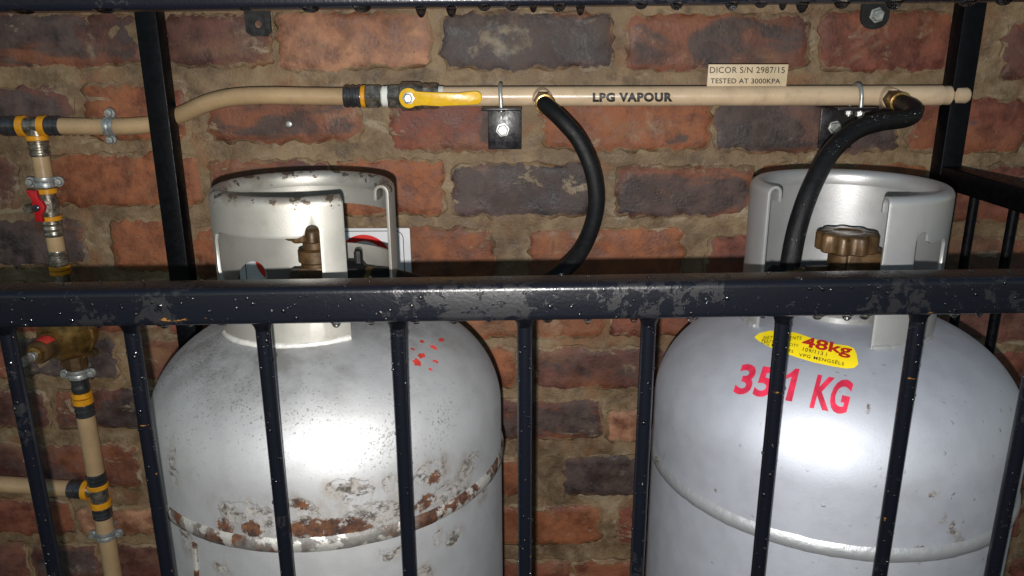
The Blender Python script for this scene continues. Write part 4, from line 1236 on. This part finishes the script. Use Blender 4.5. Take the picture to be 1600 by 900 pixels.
botF = pL + Vector((0, 0, -0.0146))
for px, w_, h_ in ((160, .003, .002), (262, .005, .003), (300, .003, .002), (352, .004, .002), (527, .0042, .0042), (581, .0042, .003), (651, .0042, .0026), (709, .0045, .0028), (763, .003, .002), (855, .0045, .0028), (917, .0036, .0042), (989, .0034, .0036), (1078, .0038, .0044), (1190, .0030, .002), (1274, .0048, .0035), (1320, .0042, .0045), (1347, .0046, .004), (1486, .004, .003), (1525, .003, .0034)):
    q = P(px, rail_y(px)+50, HF-0.004); hang(fr, botF, dirr, q.x, w_*0.9, h_*1.15, -0.0085)
botT = tA + Vector((0, 0, 0.0004))
for px, w_, h_ in ((45, .0075, .002), (170, .007, .002), (388, .005, .0015), (488, .007, .0028), (568, .007, .003), (659, .0042, .0062), (706, .0042, .0062), (757, .005, .003), (800, .005, .003), (833, .003, .004), (873, .0052, .004), (906, .0036, .006), (1000, .005, .003), (1055, .005, .0036), (1140, .005, .004), (1185, .005, .003), (1219, .003, .0044), (1249, .0048, .006), (1310, .006, .004), (1390, .006, .005), (1504, .0065, .0035), (1560, .006, .003)):
    q = P(px, 15, HT-0.004); hang(tr, botT, dt, q.x, w_*0.85, h_*1.1, -0.0085)


def beads(name, parent, org, pts):
    mb = MB()
    for c, n, r in pts:
        t1 = n.orthogonal().normalized(); t2 = n.cross(t1); b0 = len(mb.v)
        sq = random.uniform(0.8, 1.5)
        for (rr, hh) in ((1, -0.15), (0.9, 0.3), (0.5, 0.55)):
            for k in range(7):
                a = 6.2832*k/7; mb.v.append(c + (t1*math.cos(a)+t2*math.sin(a)*sq)*r*rr + n*hh*r)
        mb.v.append(c+n*r*0.62)
        for i in range(2):
            for k in range(7): mb.f.append((b0+i*7+k, b0+i*7+(k+1) % 7, b0+(i+1)*7+(k+1) % 7, b0+(i+1)*7+k))
        for k in range(7): mb.f.append((b0+14+k, b0+14+(k+1) % 7, b0+21))
    o = mb.build(name, M['bead' if parent in (rootR, fp) else 'bead_dark'], parent, org, ang=180); o['kind'] = 'stuff'; return o


pts = []
for _ in range(170):
    t = random.uniform(-0.42, 0.42); c = pL + dirr*(t-pL.x)
    pts.append((c + Vector((0, -0.0151, random.uniform(-0.012, 0.011))), Vector((0, -1, 0)), random.choice([.0006, .0007, .0009, .0012, .0016])))
for _ in range(60):
    t = random.uniform(-0.42, 0.42); c = pL + dirr*(t-pL.x)
    pts.append((c + Vector((0, random.uniform(-0.010, 0.013), 0.0149)), Vector((0, 0, 1)), random.choice([.0006, .0009, .0014])))
beads('water_beads', fr, CO, pts)
for (bo_, bx_, by_, bz_) in bar_axes:
    pts = []
    for q in range(46):
        a = random.gauss(0, 0.9); n = Vector((math.sin(a), -math.cos(a), 0))
        pts.append((Vector((bx_, by_, bz_-0.3*random.random()**1.3))+n*0.006, n, random.choice([.0006, .0007, .0009, .0012, .0016])))
    beads('water_beads', bo_, CO, pts)
pts = []
for q in range(130):
    i = random.randrange(40, min(len(path2)-2, 135)); c = path2[i]; t = (path2[i+1]-c).normalized()
    n = Vector((random.gauss(0, .5), -1, random.gauss(0.35, .4))); n = (n - t*n.dot(t)).normalized()
    pts.append((c+n*0.0106, n, random.choice([.0006, .0008, .0010, .0014, .0019])))
beads('water_beads', h2, h2.location.copy(), pts)
pts = []
for q in range(300):
    px, py = random.uniform(1025, 1580), random.uniform(520, 895)
    if px < 1250 and random.random() < .6: continue
    h = bvR.ray_cast(EYE, ray(px, py).normalized())
    if h[0] is None: continue
    n = h[1] if h[1].dot(ray(px, py)) < 0 else -h[1]
    pts.append((h[0], n, random.choice([.0004, .0005, .0006, .0008, .0011, .0016])))
beads('water_beads', rootR, rootR.location.copy(), pts)
pts = []
for q in range(34):
    px = random.uniform(98, 234); c = P(px, 198, HPp)
    n = Vector((0, random.uniform(-1, -.2), random.choice([1, 1, .6]))).normalized()
    pts.append((c+n*RTN, n, random.choice([.0005, .0007, .001])))
for px in (114, 125, 141, 157): pts.append((P(px, 198, HPp)+Vector((0, 0, -RTN)), Vector((0, 0, -1)), 0.0026))
for px in (405, 449, 471, 500): pts.append((P(px, 150.5, HM)+Vector((0, 0, -RTN)), Vector((0, 0, -1)), 0.0020))
beads('water_beads', fp, fp.location.copy(), pts)
